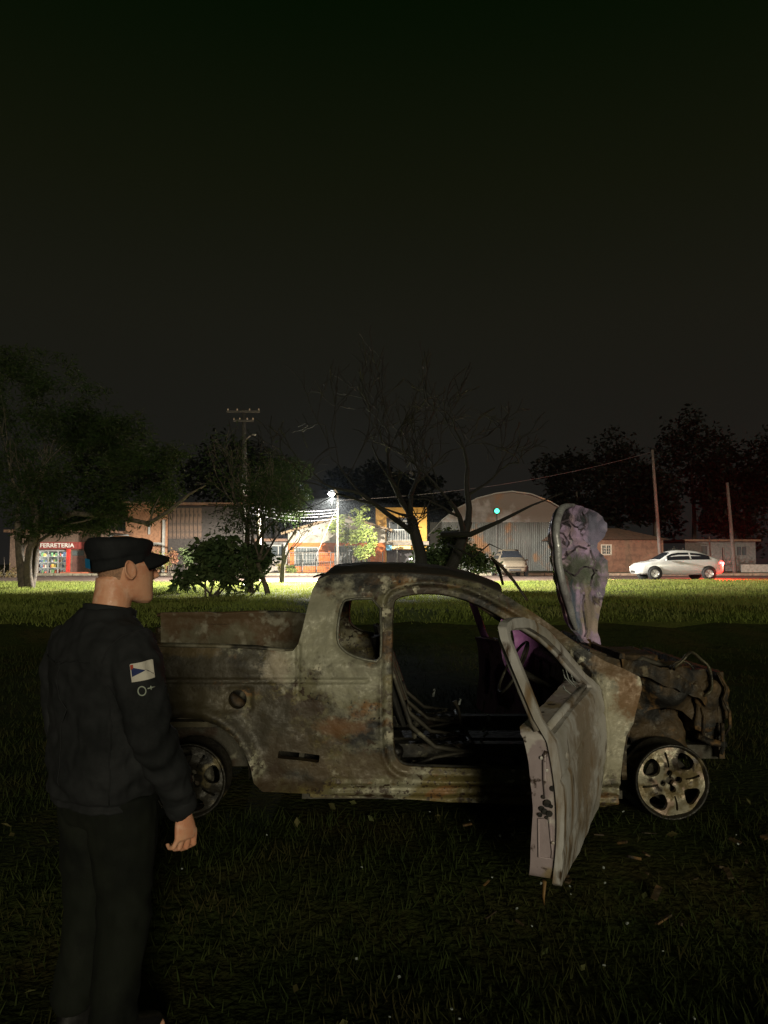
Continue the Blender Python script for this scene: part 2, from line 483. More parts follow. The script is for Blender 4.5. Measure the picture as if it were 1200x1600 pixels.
def make_side_fn(sgn, seed, jag=1.0):
    fsq = [(fc[0] - .075, fc[1] - .07), (fc[0] + .085, fc[1] - .07), (fc[0] + .085, fc[1] + .07), (fc[0] - .075, fc[1] + .07)]
    def fn(uv):
        x, z = uv[:, 0], uv[:, 1]
        y = side_inset(z)
        _, dd = near_loop(uv, [dr]); _, dq = near_loop(uv, [qw])
        y = y + .022 * (1 / (1 + np.exp((dd - .045) / .004))) + .016 * (1 / (1 + np.exp((dq - .018) / .003)))
        y = y - .010 * np.exp(-((dd - .055) / .010) ** 2)
        ra = np.hypot(x - arch_c[0], z - arch_c[1])
        y = y - .035 * np.exp(-((ra - .36) / .045) ** 2) * (z > .1) * (x < -.5)
        # rocker ridges under the door
        y = y + np.where((z < .235) & (x > -.3), .010 * np.sin((z - .05) * 2 * math.pi / .058), 0)
        _, ds = near_loop(uv, [fsq]); ins = inside(uv, [fsq])
        y = y + np.where(ins, .010 * np.clip(ds / .008, 0, 1), 0)
        P = np.c_[x, y, z]
        w = fbm(P, 2.2, seed) * .010 + fbm(P, 7, seed + 3) * .003 + np.abs(fbm(P, 4.5, seed + 9)) * -.011
        y = y + w * np.clip(dd / .06, .15, 1)
        # creases between cab and bed, and the bed side buckled
        y = y + .022 * np.exp(-((x + .49) / .007) ** 2) * (z > .70) * (z < .98)
        y = y + .018 * np.exp(-((z - .775) / .007) ** 2) * (x < -.1)
        y = y + .03 * sstep_np(-.6, -1.3, x) * np.sin(x * 9) * .4
        return np.c_[x, YC - sgn * (YC - DN - y), z]
    return fn
def sstep_np(a, b, x):
    t = np.clip((x - a) / (b - a), 0, 1)
    return t * t * (3 - 2 * t)
def side_flange(sgn):
    def f(uv, P):
        B = P.copy(); B[:, 1] += sgn * .065
        return B
    return f
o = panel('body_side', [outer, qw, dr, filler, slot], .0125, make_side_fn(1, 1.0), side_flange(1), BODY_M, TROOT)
tag(o, 'scaled ash-grey near flank with bare door opening and rear side window')
panel('body_side', [outer, qw, dr], .02, make_side_fn(-1, 4.0), side_flange(-1), BODY_M, TROOT)
# rims pressed round the openings
def loop3(loop, sgn, off, n=90):
    L = np.array(loop); P = make_side_fn(sgn, 1.0 if sgn > 0 else 4.0)(L)
    P[:, 1] += sgn * off
    return [tuple(p) for p in P]
WRIM_M = layered('window rim metal', (.17, .165, .13), [(SOOT, 6, .5, .64), ((.30, .30, .26), 11, .56, .68)], rough=.45, metal=.3, bump=.3)
MB().tube(loop3(qw, 1, -.004), .0085, 6, closed=True).build('window_rim', WRIM_M, TROOT, True)
MB().tube(loop3(dr, 1, .010), .010, 6, closed=True).build('door_frame_rim', BODY_M, TROOT, True)
MB().tube(loop3(dr, 1, .058), .013, 6, closed=True).build('door_seal_flange', INT_M, TROOT, True)
MB().tube(loop3(dr, -1, .058), .013, 6, closed=True).build('door_seal_flange', INT_M, TROOT, True)
MB().tube(loop3(qw, -1, -.004), .0085, 6, closed=True).build('window_rim', INT_M, TROOT, True)

# roof
rail_px = [p for p in outer_px if 494 <= p[0] <= 790 and p[1] < 930]
rail = np.array([side_pt(*p) for p in rail_px])
rx0, rx1 = rail[0, 0], rail[-1, 0]
V = []; F = []
NX, NY = 70, 40
for i in range(NX + 1):
    x = rx0 + (rx1 - rx0) * i / NX
    zr = np.interp(x, rail[:, 0], rail[:, 1])
    yi = float(side_inset(zr)) + .008
    for j in range(NY + 1):
        t = -1 + 2 * j / NY
        hw = (YC - DN - yi)
        fade = sstep(0, .09, (x - rx0) / (rx1 - rx0)) * (1 - .35 * sstep(.75, 1, (x - rx0) / (rx1 - rx0)))
        z = zr + .004 + (.062 * (1 - abs(t) ** 2.4)) * (.35 + .65 * fade) - .022 * max(0, noise.noise((x * 2, t * 1.5, 5))) * (1 - t * t)
        z += .006 * noise.noise((x * 7, t * 6, 1)) * (1 - t * t)
        V.append((x + .05 * (1 - t * t) * sstep(.8, 1, i / NX), YC + t * hw, z))
n = NY + 1
for i in range(NX):
    for j in range(NY):
        F.append((i * n + j, (i + 1) * n + j, (i + 1) * n + j + 1, i * n + j + 1))
nv = len(V)
V += [(a, b, c - .02) for a, b, c in V]
F += [(nv + q[3], nv + q[2], nv + q[1], nv + q[0]) for q in F[:NX * NY]]
for i in range(NX):
    F += [(i * n, nv + i * n, nv + (i + 1) * n, (i + 1) * n), ((i + 1) * n + NY, nv + (i + 1) * n + NY, nv + i * n + NY, i * n + NY)]
for j in range(NY):
    F += [(j, j + 1, nv + j + 1, nv + j), (NX * n + j + 1, NX * n + j, nv + NX * n + j, nv + NX * n + j + 1)]
roof = mesh_obj('roof', V, F, ROOF_M, TROOT, True)
tag(roof, 'soot-black roof skin')
# bent windscreen trim and torn strips standing above the windscreen header
mb = MB()
h0 = pix(824, 938, 4.72); h1 = pix(803, 908, 4.78); h2 = pix(783, 884, 4.84); h3 = pix(768, 872, 4.88)
mb.tube([h0, h1, h2, h3], [.012, .016, .018, .014], 6, flat=.5)
mb.tube([h3, pix(776, 882, 4.9), pix(782, 898, 4.92), pix(786, 914, 4.92)], [.012, .014, .014, .011], 6, flat=.5)
mb.build('bent_windscreen_trim', ROOF_M, TROOT, True)
mb = MB()
a = pix(512, 900, 4.66)
mb.tube([a, pix(505, 897, 4.8), pix(496, 899, 5.0), pix(490, 902, 5.2)], [.012, .014, .012, .008], 6, flat=.5)
mb.build('torn_roof_trim', ROOF_M, TROOT, True)

# cab back wall with its window opening, floor, tunnel, firewall
xb = side_pt(474, 960)[0]
yl, yr = DN + .10, YC * 2 - DN - .10
def wall_x(x_at, loops, nm, mat, cell=.03, lean=0.0, th=.03):
    def fn(uv):
        P = np.c_[np.full(len(uv), x_at) + lean * (uv[:, 1] - .5), uv[:, 0], uv[:, 1]]
        P[:, 0] += .012 * fbm(P, 4, 2.0)
        return P
    def fl(uv, P):
        B = P.copy(); B[:, 0] += th; return B
    return panel(nm, loops, cell, fn, fl, mat, TROOT, back=True)
wall_x(xb, [[(yl, .30), (yr, .30), (yr, .92), (yr - .1, 1.33), (yl + .1, 1.33), (yl, .92)], smooth_loop([(yl + .22, 1.0), (yr - .22, 1.0), (yr - .28, 1.27), (yl + .28, 1.27)])], 'cab_back_wall', INT_M, lean=.12)
wall_x(1.36, [[(yl, .20), (yr, .20), (yr, .92), (yl, .92)]], 'firewall', RUST_M)
mb = MB().bx(xb, 1.36, yl - .02, yr + .02, .10, .145)
mb.bx(.0, 1.34, YC - .12, YC + .12, .146, .30)
mb.bx(.10, .80, DN + .16, YC - .16, .147, .22).bx(.10, .80, YC + .16, 2 * YC - DN - .16, .147, .22)
mb.build('cab_floor', INT_M, TROOT)
for s in (0, 1):
    y0 = DN + .05 if s == 0 else 2 * YC - DN - .12
    mb = MB().bx(xb + .05, 1.22, y0, y0 + .07, .115, .20)
    mb.build('inner_sill', BODY_M, TROOT)
# pickup bed
BED_M = layered('scorched bed sheet', (.115, .098, .060), [(SOOT, 2.2, .50, .60), ((.085, .05, .022), 2.8, .50, .58), ((.22, .20, .15), 5, .57, .64)], rough=.7, metal=.15, bump=.5, bscale=30)
xt = side_pt(122, 1018)[0]
V = []; F = []
mb = MB()
mb.bx(xt + .02, xb - .01, DN + .09, 2 * YC - DN - .09, .50, .53)
for i in range(9):
    yy = DN + .2 + i * (1.26 / 8)
    mb.bx(xt + .03, xb - .03, yy - .03, yy + .03, .531, .545)
mb.build('bed_floor', BED_M, TROOT)
bed_z = side_pt(330, 1010)[1]
def bed_wall(sgn):
    yy = YC - sgn * (YC - DN - .10)
    zt = bed_z + (.09 if sgn < 0 else -.012)
    tub = [(arch_c[0] - .34, .531), (arch_c[0] + .36, .531)]
    def fn(uv):
        P = np.c_[uv[:, 0], np.full(len(uv), yy), uv[:, 1]]
        ra = np.hypot(uv[:, 0] - arch_c[0] - .02, uv[:, 1] - .36)
        P[:, 1] += sgn * .16 / (1 + np.exp((ra - .39) / .008))
        P[:, 1] += .018 * fbm(P, 3.5, 5.0)
        P[:, 1] += sgn * .012 / (1 + np.exp(-(uv[:, 1] - zt + .03) / .004))
        return P
    def fl(uv, P):
        B = P.copy(); B[:, 1] -= sgn * .045; return B
    top = [(xb - .01, zt - .02), (xb - .3, zt + .004), (xb - .75, zt - .012), (xt + .4, zt + .006), (xt + .03, zt)]
    return panel('bed_wall', [[(xt + .03, .535), (xb - .01, .535)] + top], .016, fn, fl, BED_M, TROOT, back=True)
bed_wall(1); bed_wall(-1)
mb = MB()
mb.bx(xt - .03, xt + .03, DN + .03, 2 * YC - DN - .03, .44, .90)
for i in range(3):
    mb.bx(xt - .045, xt - .03, DN + .2 + i * .42, DN + .56 + i * .42, .55, .80)
mb.build('tailgate', BODY_M, TROOT)
MB().bx(xt - .10, xt - .04, DN + .05, 2 * YC - DN - .05, .30, .42).build('rear_bumper_beam', RUST_M, TROOT)
# near bed top rail, sagging
pts = [side_pt(*p) for p in [(120, 1018), (180, 1012), (250, 1009), (330, 1010), (400, 1013), (440, 1018), (458, 1017)]]
MB().tube([(p[0], DN + .05 + .01 * math.sin(p[0] * 8), p[1] + .004) for p in pts], [.03, .032, .03, .028, .03, .026, .02], 8, flat=.45).build('bed_rail', BED_M, TROOT, True)
pts = [(p[0], 2 * YC - DN - .06, p[1] + .085 + .012 * math.sin(p[0] * 6)) for p in pts]
MB().tube(pts, .03, 8, flat=.5).build('bed_rail', BED_M, TROOT, True)

# inside the cab: seat frames, dash beam, steering
def seat(yc):
    s = bpy.data.objects.new('seat_frame', None); C.objects.link(s); s.parent = TROOT; s.location = (0, 0, 0)
    w = .21
    mb = MB()
    for sy in (-1, 1):
        mb.tube([(.52, yc + sy * w, .33), (.30, yc + sy * w, .36), (.16, yc + sy * w, .48), (.05, yc + sy * w * .95, .80), (.00, yc + sy * w * .7, .98)], [.012, .014, .015, .013, .010], 7)
        mb.tube([(.56, yc + sy * w, .23), (.54, yc + sy * w, .34), (.30, yc + sy * w, .30), (.14, yc + sy * w, .24)], .010, 6)
    mb.tube([(.0, yc - w * .7, .98), (-.015, yc, 1.0), (.0, yc + w * .7, .98)], .011, 7)
    mb.tube([(.13, yc - w, .55), (.14, yc + w, .55)], .012, 6).tube([(.53, yc - w, .33), (.53, yc + w, .33)], .016, 6).tube([(.18, yc - w, .42), (.18, yc + w, .42)], .014, 6)
    mb.build('frame_tubes', INT_M, s, True)
    mb = MB()
    for k in range(6):
        z = .52 + k * .075; x = .145 - (z - .48) * .33
        mb.tube([(x + .012 * math.sin(j * 2.2), yc - w * .9 + j * w * 1.8 / 10, z + .016 * (-1) ** j) for j in range(11)], .0035, 4)
    for k in range(5):
        x = .22 + k * .07
        mb.tube([(x + .018 * (-1) ** j, yc - w * .9 + j * w * 1.8 / 10, .35 + .008 * math.sin(j)) for j in range(11)], .0035, 4)
    mb.build('springs', INT_M, s, True)
    mb = MB()
    V = []
    nn = 12
    rings_ = []
    for k in range(9):
        t = k / 8; z = .47 + t * .52; x = .13 - (z - .48) * .30
        rr = []
        for j in range(16):
            a = 2 * math.pi * j / 16
            q = Vector((math.cos(a) * .035, math.sin(a) * w * (.93 - .25 * t * t), 0))
            f = .02 * noise.noise((z * 6, a * 2, yc))
            rr.append((x - .02 + q.x + f, yc + q.y, z + .02 * noise.noise((a * 3, yc, 1)) * (k == 8)))
        rings_.append(rr)
    mb.rings(rings_)
    mb.build('charred_backrest', layered('charred foam', (.015, .014, .012), [((.05, .045, .03), 14, .58, .68)], rough=.9, bump=1, bscale=25, bdist=.02), s, True)
    return s
seat(DN + .42); seat(2 * YC - DN - .42)
mb = MB().tube([(1.12, DN + .14, .78), (1.12, YC, .80), (1.12, 2 * YC - DN - .14, .78)], .035, 8)
mb.box((1.14, YC, .60), (.10, .22, .34)).box((1.16, YC + .40, .70), (.14, .34, .12)).box((1.13, DN + .40, .76), (.12, .36, .10), ry=.2)
mb.build('dash_beam', INT_M, TROOT)
sw = MB()
cw = Vector((.80, DN + .40, .80)); ax = Vector((-.87, 0, .5)).normalized(); e1 = Vector((0, 1, 0)); e2 = ax.cross(e1)
sw.tube([cw + (e1 * math.cos(a) + e2 * math.sin(a)) * .175 for a in np.linspace(0, 2 * math.pi, 29)[:-1]], .009, 6, closed=True)
for a in (0.0, math.pi, -math.pi / 2):
    sw.tube([cw - ax * .03, cw + (e1 * math.cos(a) + e2 * math.sin(a)) * .175], .008, 5)
sw.tube([cw - ax * .02, cw - ax * .38], .022, 7)
sw.build('steering_wheel', INT_M, TROOT, True)
mb = MB().tube([(.52, YC - .03, .30), (.50, YC - .02, .46), (.47, YC - .02, .52)], [.012, .01, .018], 6)
mb.build('gear_lever', INT_M, TROOT, True)
mb = MB()
for i in range(60):
    c = Vector((rng.uniform(-.3, 1.25), rng.uniform(DN + .15, 2 * YC - DN - .15), .16 + rng.uniform(0, .09)))
    mb.box(c, (rng.uniform(.02, .16), rng.uniform(.01, .08), rng.uniform(.006, .03)), rng.uniform(0, 3), rng.uniform(-.6, .6), rng.uniform(-.6, .6))
o = mb.build('burnt_debris', INT_M, TROOT); tag(o, kind='stuff')
STEEL_M = layered('bare steel', (.22, .21, .16), [(SOOT, 9, .5, .6)], rough=.4, metal=.5)
for (x, y, z) in [(.06, DN + .13, .25), (.07, DN + .15, .35), (.62, DN + .3, .22)]:
    MB().lathe([(0, -.05), (.04, -.05), (.045, .0), (.03, .05), (0, .05)], (x, y, z), 'Y', 12).build('belt_reel', STEEL_M, TROOT, True)
GL_M = layered('melted glass', (.35, .38, .37), [(SOOT, 20, .5, .6)], rough=.12, bump=.8, bscale=40)
for (x, y, z) in [(.035, DN + .075, .93), (.62, DN + .42, .42), (.63, DN + .44, .38), (.60, DN + .43, .34), (.30, DN + .30, .66), (.46, DN + .34, .60), (.66, DN + .5, .47)]:
    MB().box((x, y, z), (.012, .012, .03 + .02 * rng.random()), rng.random() * 3, rng.random(), rng.random()).build('glass_shard', GL_M, TROOT)

# ---- driver's door: swung open towards the camera, sagging on its hinges
HX = side_pt(935, 1150)[0]
def door_map(sgn, phi, sag, lean):
    def mp(u, v, w):
        """u from hinge to rear edge, v height, w thickness towards the cab"""
        u = np.asarray(u, float); v = np.asarray(v, float); w = np.asarray(w, float)
        cur = .045 * np.sin(np.clip((v - .1) / .75, 0, 1) * math.pi) - .40 * np.clip(v - .76, 0, 1)      # bulge of the lower skin, tumblehome above
        ww = w - cur
        x = HX - u * math.cos(phi) - ww * math.sin(phi)
        y = -u * math.sin(phi) + ww * math.cos(phi)
        t = u / 1.18
        x = x - lean * (v - .15) / 1.1 * t
        z = v - sag * t
        return np.c_[x, YC - sgn * (YC - DN - .0) + sgn * y, z]
    return mp
d_out = [(0.0, .09), (0.0, .72), (.10, .80), (.2, .865), (.4, 1.045), (.55, 1.145), (.7, 1.205), (.85, 1.24), (1.0, 1.255), (1.10, 1.25), (1.15, 1.235), (1.178, 1.19), (1.18, 1.1), (1.18, .22), (1.17, .17), (1.12, .14), (.6, .10)]
d_win = [(.15, .775), (.42, 1.0), (.6, 1.108), (.8, 1.185), (1.0, 1.212), (1.085, 1.21), (1.115, 1.185), (1.123, 1.1), (1.13, .80), (1.10, .775)]
LATCH_M = layered('latch hole shade', (.010, .009, .008), [((.03, .022, .015), 20, .55, .65)], rough=.8)  # shade inside the holes, put into the colour of small discs
def make_door(sgn, phi, sag, lean, skin_m, jamb_m, label, thick=.14):
    mp = door_map(sgn, phi, sag, lean)
    root = bpy.data.objects.new('door', None); C.objects.link(root); root.parent = TROOT
    root['label'] = label
    low = [(p[0], p[1]) for p in d_out]
    def fn_out(uv):
        P0 = np.c_[uv[:, 0], uv[:, 1], np.zeros(len(uv))]
        _, dw = near_loop(uv, [d_win])
        w = fbm(P0, 2.2, 3.3 * sgn) * .008 - np.abs(fbm(P0, 4, 1.0)) * .005
        w = w + .010 * np.exp(-((uv[:, 1] - .60) / .012) ** 2) + .006 * np.exp(-((uv[:, 1] - .30) / .02) ** 2)
        w = w + .010 / (1 + np.exp((dw - .016) / .003))
        w = w - .03 * np.exp(-(((uv[:, 0] - .55) / .25) ** 2 + ((uv[:, 1] - .45) / .2) ** 2)) * -1
        return mp(uv[:, 0], uv[:, 1], w)
    def fl(uv, P):
        th = np.where(uv[:, 1] > .80, .035, .035)
        B = mp(uv[:, 0], uv[:, 1], th); return B
    keyhole = [(1.02 + .028 * math.cos(a), .66 + .02 * math.sin(a)) for a in np.linspace(0, 2 * math.pi, 13)[:-1]]
    panel('outer_skin', [low, d_win, keyhole], .0125, fn_out, fl, skin_m, root)
    # inner box of the door: jamb faces and inner sheet
    inn = [(.03, .12), (.03, .73), (.12, .80), (1.13, .80), (1.165, .78), (1.165, .22), (1.15, .18), (1.10, .16), (.6, .125)]
    h1 = smooth_loop([(.25, .25), (.75, .25), (.75, .6), (.25, .6)])
    h2 = smooth_loop([(.85, .3), (1.02, .3), (1.02, .62), (.85, .62)])
    def fn_in(uv):
        P0 = np.c_[uv[:, 0], uv[:, 1], np.zeros(len(uv))]
        return mp(uv[:, 0], uv[:, 1], thick + fbm(P0, 5, 8.0) * .008)
    def fl_in(uv, P):
        e_ = (uv[:, 0] > .0) & ~inside(uv, [[(.2, .2), (1.07, .2), (1.07, .66), (.2, .66)]])
        B = mp(uv[:, 0], uv[:, 1], np.where(e_, .037, thick - .02))
        return B
    panel('inner_panel', [inn, h1, h2], .02, fn_in, fl_in, jamb_m, root)
    # window frame: an inner rolled channel that follows the frame, and the rear upright widening to the jamb
    mb = MB()
    ch = [(.16, .79), (.30, .90), (.42, 1.0), (.6, 1.11), (.8, 1.185), (1.0, 1.212), (1.09, 1.208), (1.125, 1.18), (1.135, 1.1), (1.14, .95), (1.145, .80)]
    P = mp([c[0] for c in ch], [c[1] for c in ch], [.05] * len(ch))
    mb.tube([tuple(p) for p in P], [.012, .013, .013, .013, .014, .014, .015, .016, .017, .020, .026], 8)
    P = mp([.14, .6, 1.12], [.782, .782, .782], [.05, .05, .05])
    mb.tube([tuple(p) for p in P], [.02, .022, .02], 6)
    mb.build('window_frame', skin_m, root, True)
    # rear jamb: pressed relief, latch and dark discs for its torn hole
    mb = MB()
    pts = [(.30, .3), (.30, .72), (.52, .72), (.60, .55), (.60, .3)]
    P = mp([1.168] * 6, [.27, .27, .43, .44, .30, .27], [.05, .105, .115, .07, .05, .05])
    mb.tube([tuple(p) for p in P], .0045, 5)
    P = mp([1.17] * 4, [.72, .70, .60, .52], [.05, .06, .075, .08])
    mb.tube([tuple(p) for p in P], [.006, .010, .010, .006], 5)
    mb.build('jamb_relief', jamb_m, root, True)
    mb = MB()
    for (v, w, s_) in [(.50, .075, .017), (.475, .10, .012), (.458, .068, .014), (.448, .108, .010), (.525, .09, .009), (.565, .045, .013), (.465, .088, .013), (.44, .08, .008), (.49, .06, .009)]:
        p = mp([1.168], [v], [w])[0]
        MB().lathe([(0, -.004), (s_, -.004), (s_ * .8, .004), (0, .006)], tuple(p), 'Y', 9).build('latch_hole_disc', LATCH_M, root)
    for (v, w) in [(.64, .06), (.69, .075), (.34, .05)]:
        p = mp([1.173], [v], [w])[0]
        MB().lathe([(0, -.006), (.007, -.005), (.008, .002), (0, .003)], tuple(p), 'Y', 8).build('rivet', skin_m, root)
    # strip hanging from the bottom rear corner
    P = mp([1.16, 1.165, 1.17], [.17, .11, .075], [.07, .065, .06])
    mb = MB().tube([tuple(p) for p in P], [.022, .016, .003], 6, flat=.4)
    mb.build('hanging_strip', layered('rusty strip', (.28, .17, .06), [(RUST, 9, .45, .6)], rough=.6), root, True)
    for v in (.25, .62):
        P = mp([0, -.03], [v, v], [.04, .05])
        MB().tube([tuple(p) for p in P], .028, 7).build('hinge', RUST_M, root)
    return root, mp
drv, dmap = make_door(1, R(66), .075, .03, DOOR_M, PINK_M, 'open front door with scorched white skin')
# melted glass left in its window
for (u, v, l, a) in [(.36, .86, .12, .4), (.42, .88, .09, .8), (.30, .84, .08, .2), (.52, .84, .05, 1.0)]:
    P = dmap([u, u + .02 * math.cos(a), u + .04], [v - l / 2, v, v + l / 2], [.03, .045, .03])
    MB().tube([tuple(p) for p in P], [.006, .012, .003], 4, flat=.3).build('melted_glass', GL_M, drv, True)
FARD, _ = make_door(-1, R(78), .05, -.02, PURPLE_M, PURPLE_M, 'open far door, heat-tinted purple')
# its trim frame has come loose and hangs turned towards the driver's opening
tw = [tuple(pix(x, y, 5.6)[i] for i in (0, 2)) for x, y in [(781, 957), (800, 955), (856, 975), (852, 1045), (832, 1070), (812, 1066), (793, 1052), (782, 1022)]]
th_ = [tuple(pix(x, y, 5.6)[i] for i in (0, 2)) for x, y in [(791, 972), (803, 984), (806, 1042), (796, 1032), (790, 1002)]]
def tfn(uv):
    P = np.c_[uv[:, 0], 5.6 + .25 * (uv[:, 0] - .9), uv[:, 1]]
    P[:, 1] += fbm(P, 7, 2.0) * .03
    return P
panel('loose_trim_frame', [smooth_loop(tw), smooth_loop(th_)], .012, tfn, lambda uv, P: P + np.array([0, .018, 0]), PURPLE_M, FARD, back=True)

# ---- bonnet torn upright, underside with its pressed ribs towards the camera
HA = R(30)
hp = Vector(pix(862, 900, 4.62)); hn = Vector((math.cos(HA), -math.sin(HA), 0.10)).normalized()
he1 = Vector((math.sin(HA), math.cos(HA), 0)); he2 = hn.cross(he1); he2 = -he2 if he2.z < 0 else he2
def hood_uv(x, y):
    d = ray(x, y); o = Vector((0, 0, CAM_H))
    t = (hp - o).dot(hn) / d.dot(hn)
    q = o + d * t - hp
    return (q.dot(he1), q.dot(he2))
def HP(x, y):
    u, v = hood_uv(x, y); q = hp + he1 * u + he2 * v
    return T(q.x, q.y, q.z)
HOOD_M = layered('heat-tinted bonnet metal', (.60, .44, .68), [((.66, .48, .58), 3.5, .48, .60), ((.36, .30, .45), 6.5, .50, .58), ((.10, .08, .10), 9, .575, .62), ((.72, .70, .72), 14, .62, .66)],
    [(HP(905, 893), (.75, .75, .13), (.20, .23, .17), .9), (HP(880, 905), (.3, .3, .11), (.09, .10, .07), .85), (HP(880, 802), (.25, .25, .10), (.02, .02, .022), .95), (HP(915, 812), (.25, .25, .10), (.05, .06, .065), .9),  # near-black spots at the top paint the shade of open holes
     (HP(880, 940), (.2, .2, .16), (.50, .30, .32), .9), (HP(928, 835), (.3, .3, .20), (.30, .29, .42), .8), (HP(898, 965), (.10, .12, .24), (.13, .19, .27), .85), (HP(918, 960), (.22, .22, .2), (.44, .36, .27), .8)],
    rough=.32, metal=.1, bump=.25, bscale=60, bdist=.004, det=8)
hood_px = [(867, 795), (879, 790), (892, 789), (906, 793), (924, 803), (935, 819), (936, 830), (931, 841), (925, 850), (924, 858), (928, 866), (936, 877), (939, 899), (934, 920), (928, 950), (925, 972), (925, 990),
           (931, 1008), (906, 1004), (894, 987), (880, 962), (873, 935), (868, 912), (862, 878), (858, 852), (856, 833), (859, 810)]
h_out = [hood_uv(*p) for p in hood_px]
h_hole = [smooth_loop([hood_uv(*p) for p in [(869, 803), (876, 797), (886, 795), (893, 797), (893, 808), (884, 812), (872, 811)]]), smooth_loop([hood_uv(*p) for p in [(906, 803), (914, 803), (920, 812), (918, 823), (910, 824), (904, 815)]])]
ribs = [[(866, 828), (884, 833), (890, 845), (886, 862), (879, 874), (864, 874)], [(880, 872), (893, 858), (904, 853), (912, 858)], [(870, 820), (890, 812), (905, 826), (915, 845)], [(908, 800), (913, 815), (906, 830)],
        [(885, 920), (893, 950), (900, 985)], [(905, 930), (906, 960), (910, 995)], [(868, 905), (885, 890), (900, 900), (915, 885), (930, 892)], [(918, 860), (922, 885), (915, 915)]]
rib_uv = [[hood_uv(*p) for p in r_] for r_ in ribs]
def open_near(P, L):
    best = np.full(len(P), 1e9)
    L = np.asarray(L)
    for i in range(len(L) - 1):
        a, b = L[i], L[i + 1]; d = b - a
        t = np.clip(((P - a) @ d) / (d @ d), 0, 1)
        best = np.minimum(best, np.hypot(*(P - (a + t[:, None] * d)).T))
    return best
def hood_fn(uv):
    P0 = np.c_[uv[:, 0], uv[:, 1], np.zeros(len(uv))]
    h = fbm(P0, 2.4, 6.1) * .020 - np.abs(fbm(P0, 5, 2.2)) * .016
    _, dl = near_loop(uv, [h_out])
    fd = np.clip(dl / .07, 0, 1) ** 1.5
    for i, L in enumerate(rib_uv):
        d = open_near(uv, L)
        h = h + fd * ((-.008 if i % 2 == 0 else .022) * np.exp(-(d / .013) ** 4) + .016 * np.exp(-((d - .045) / .014) ** 2))
    h = h + .03 * np.exp(-(dl / .022) ** 2)
    h = h + .05 * (uv[:, 0] - .4) ** 2
    X = np.array(hp)[None] + uv[:, :1] * np.array(he1) + uv[:, 1:2] * np.array(he2) + h[:, None] * np.array(hn)
    return X
def hood_fl(uv, P):
    return P - np.array(hn) * .022
BON = panel('bonnet', [h_out], .011, hood_fn, hood_fl, HOOD_M, TROOT, back=True)
tag(BON, 'buckled bonnet standing upright, tinted lavender and grey by heat')
rl0 = np.array([hood_uv(*p) for p in [(893, 986), (880, 961), (873, 935), (868, 912), (862, 878), (858, 852), (856, 833), (859, 810), (867, 796), (879, 791), (891, 790)]])
rl = hood_fn(np.c_[np.interp(np.linspace(0, 10, 101), range(11), rl0[:, 0]), np.interp(np.linspace(0, 10, 101), range(11), rl0[:, 1])])
k_ = np.ones(9) / 9
rl = np.c_[tuple(np.convolve(np.pad(rl[:, i], 4, mode='edge'), k_, 'valid') for i in range(3))] + np.array(hn) * .012
MB().tube([tuple(p) for p in rl], np.interp(np.linspace(0, 10, 101), [0, 1, 8, 10], [.012, .024, .024, .010]), 8).build('rolled_edge', layered('bare rolled edge', (.48, .48, .50), [((.25, .23, .25), 6, .5, .65)], rough=.35, metal=.3), BON, True)
RIB_M = layered('sooty rib seam', (.20, .155, .20), [(SOOT, 8, .45, .6)], rough=.5, metal=.2)
for L in rib_uv:
    L = np.array(L); t_ = np.linspace(0, len(L) - 1, 8 * len(L))
    P = hood_fn(np.c_[np.interp(t_, range(len(L)), L[:, 0]), np.interp(t_, range(len(L)), L[:, 1])]) + np.array(hn) * .003
    MB().tube([tuple(p) for p in P], .0065, 6).build('rib', RIB_M, BON, True)
mb = MB()
hb = hood_fn(np.array([hood_uv(915, 1000)]))[0]
mb.tube([tuple(hb), (hb[0] + .02, hb[1] - .05, hb[2] - .06), (hb[0] + .08, hb[1] - .06, hb[2] - .11)], [.022, .018, .02], 6, flat=.5)
mb.build('bonnet_hinge', RUST_M, TROOT, True)

# ---- engine bay and what is left of the front
mb = MB()
mb.box((1.30, YC, .875), (.22, 1.52, .05), ry=.25).box((1.24, YC, .915), (.10, 1.46, .03), ry=.3)
mb.build('cowl', RUST_M, TROOT)
def lump(name, c, s, seed, mat=RUST_M, n=10, amp=.25):
    bm = bmesh.new(); bmesh.ops.create_cube(bm, size=1.0)
    bmesh.ops.subdivide_edges(bm, edges=bm.edges[:], cuts=n, use_grid_fill=True)
    V = np.array([v.co[:] for v in bm.verts]); F = [[v.index for v in f.verts] for f in bm.faces]
    bm.free()
    V = V * np.array(s)
    dsp = fbm(V, 6, seed) * amp * min(s)
    ln = V / np.maximum(np.linalg.norm(V, axis=1, keepdims=True), 1e-6)
    return mesh_obj(name, V + ln * dsp[:, None] + np.array(c), F, mat, TROOT, True)
lump('engine_block', (1.66, YC + .05, .55), (.46, .62, .42), 1.0)
lump('gearbox', (1.62, YC - .42, .45), (.34, .30, .30), 2.0)
lump('battery_tray', (1.62, DN + .26, .70), (.20, .16, .10), 3.0)
lump('headlamp_housing', tuple(pix(1098, 1092, DN + .30)), (.20, .26, .30), 5.0, amp=.35)
lump('wing_remnant', tuple(pix(1048, 1062, DN + .30)), (.34, .22, .16), 6.0, amp=.4)
lump('intake_manifold', (1.62, YC, .80), (.28, .50, .10), 4.0)
mb = MB()
for i in range(4):
    mb.tube([(1.62, YC - .2 + i * .13, .76), (1.74, YC - .2 + i * .13, .84), (1.84, YC - .18 + i * .12, .72)], .02, 6)
mb.build('inlet_pipes', INT_M, TROOT, True)
mb = MB()
mb.tube([(1.45, DN + .3, .80), (1.58, DN + .35, .86), (1.75, DN + .28, .80), (1.88, DN + .34, .66)], [.012, .016, .014, .012], 6)
mb.build('hose', INT_M, TROOT, True)
mb = MB()
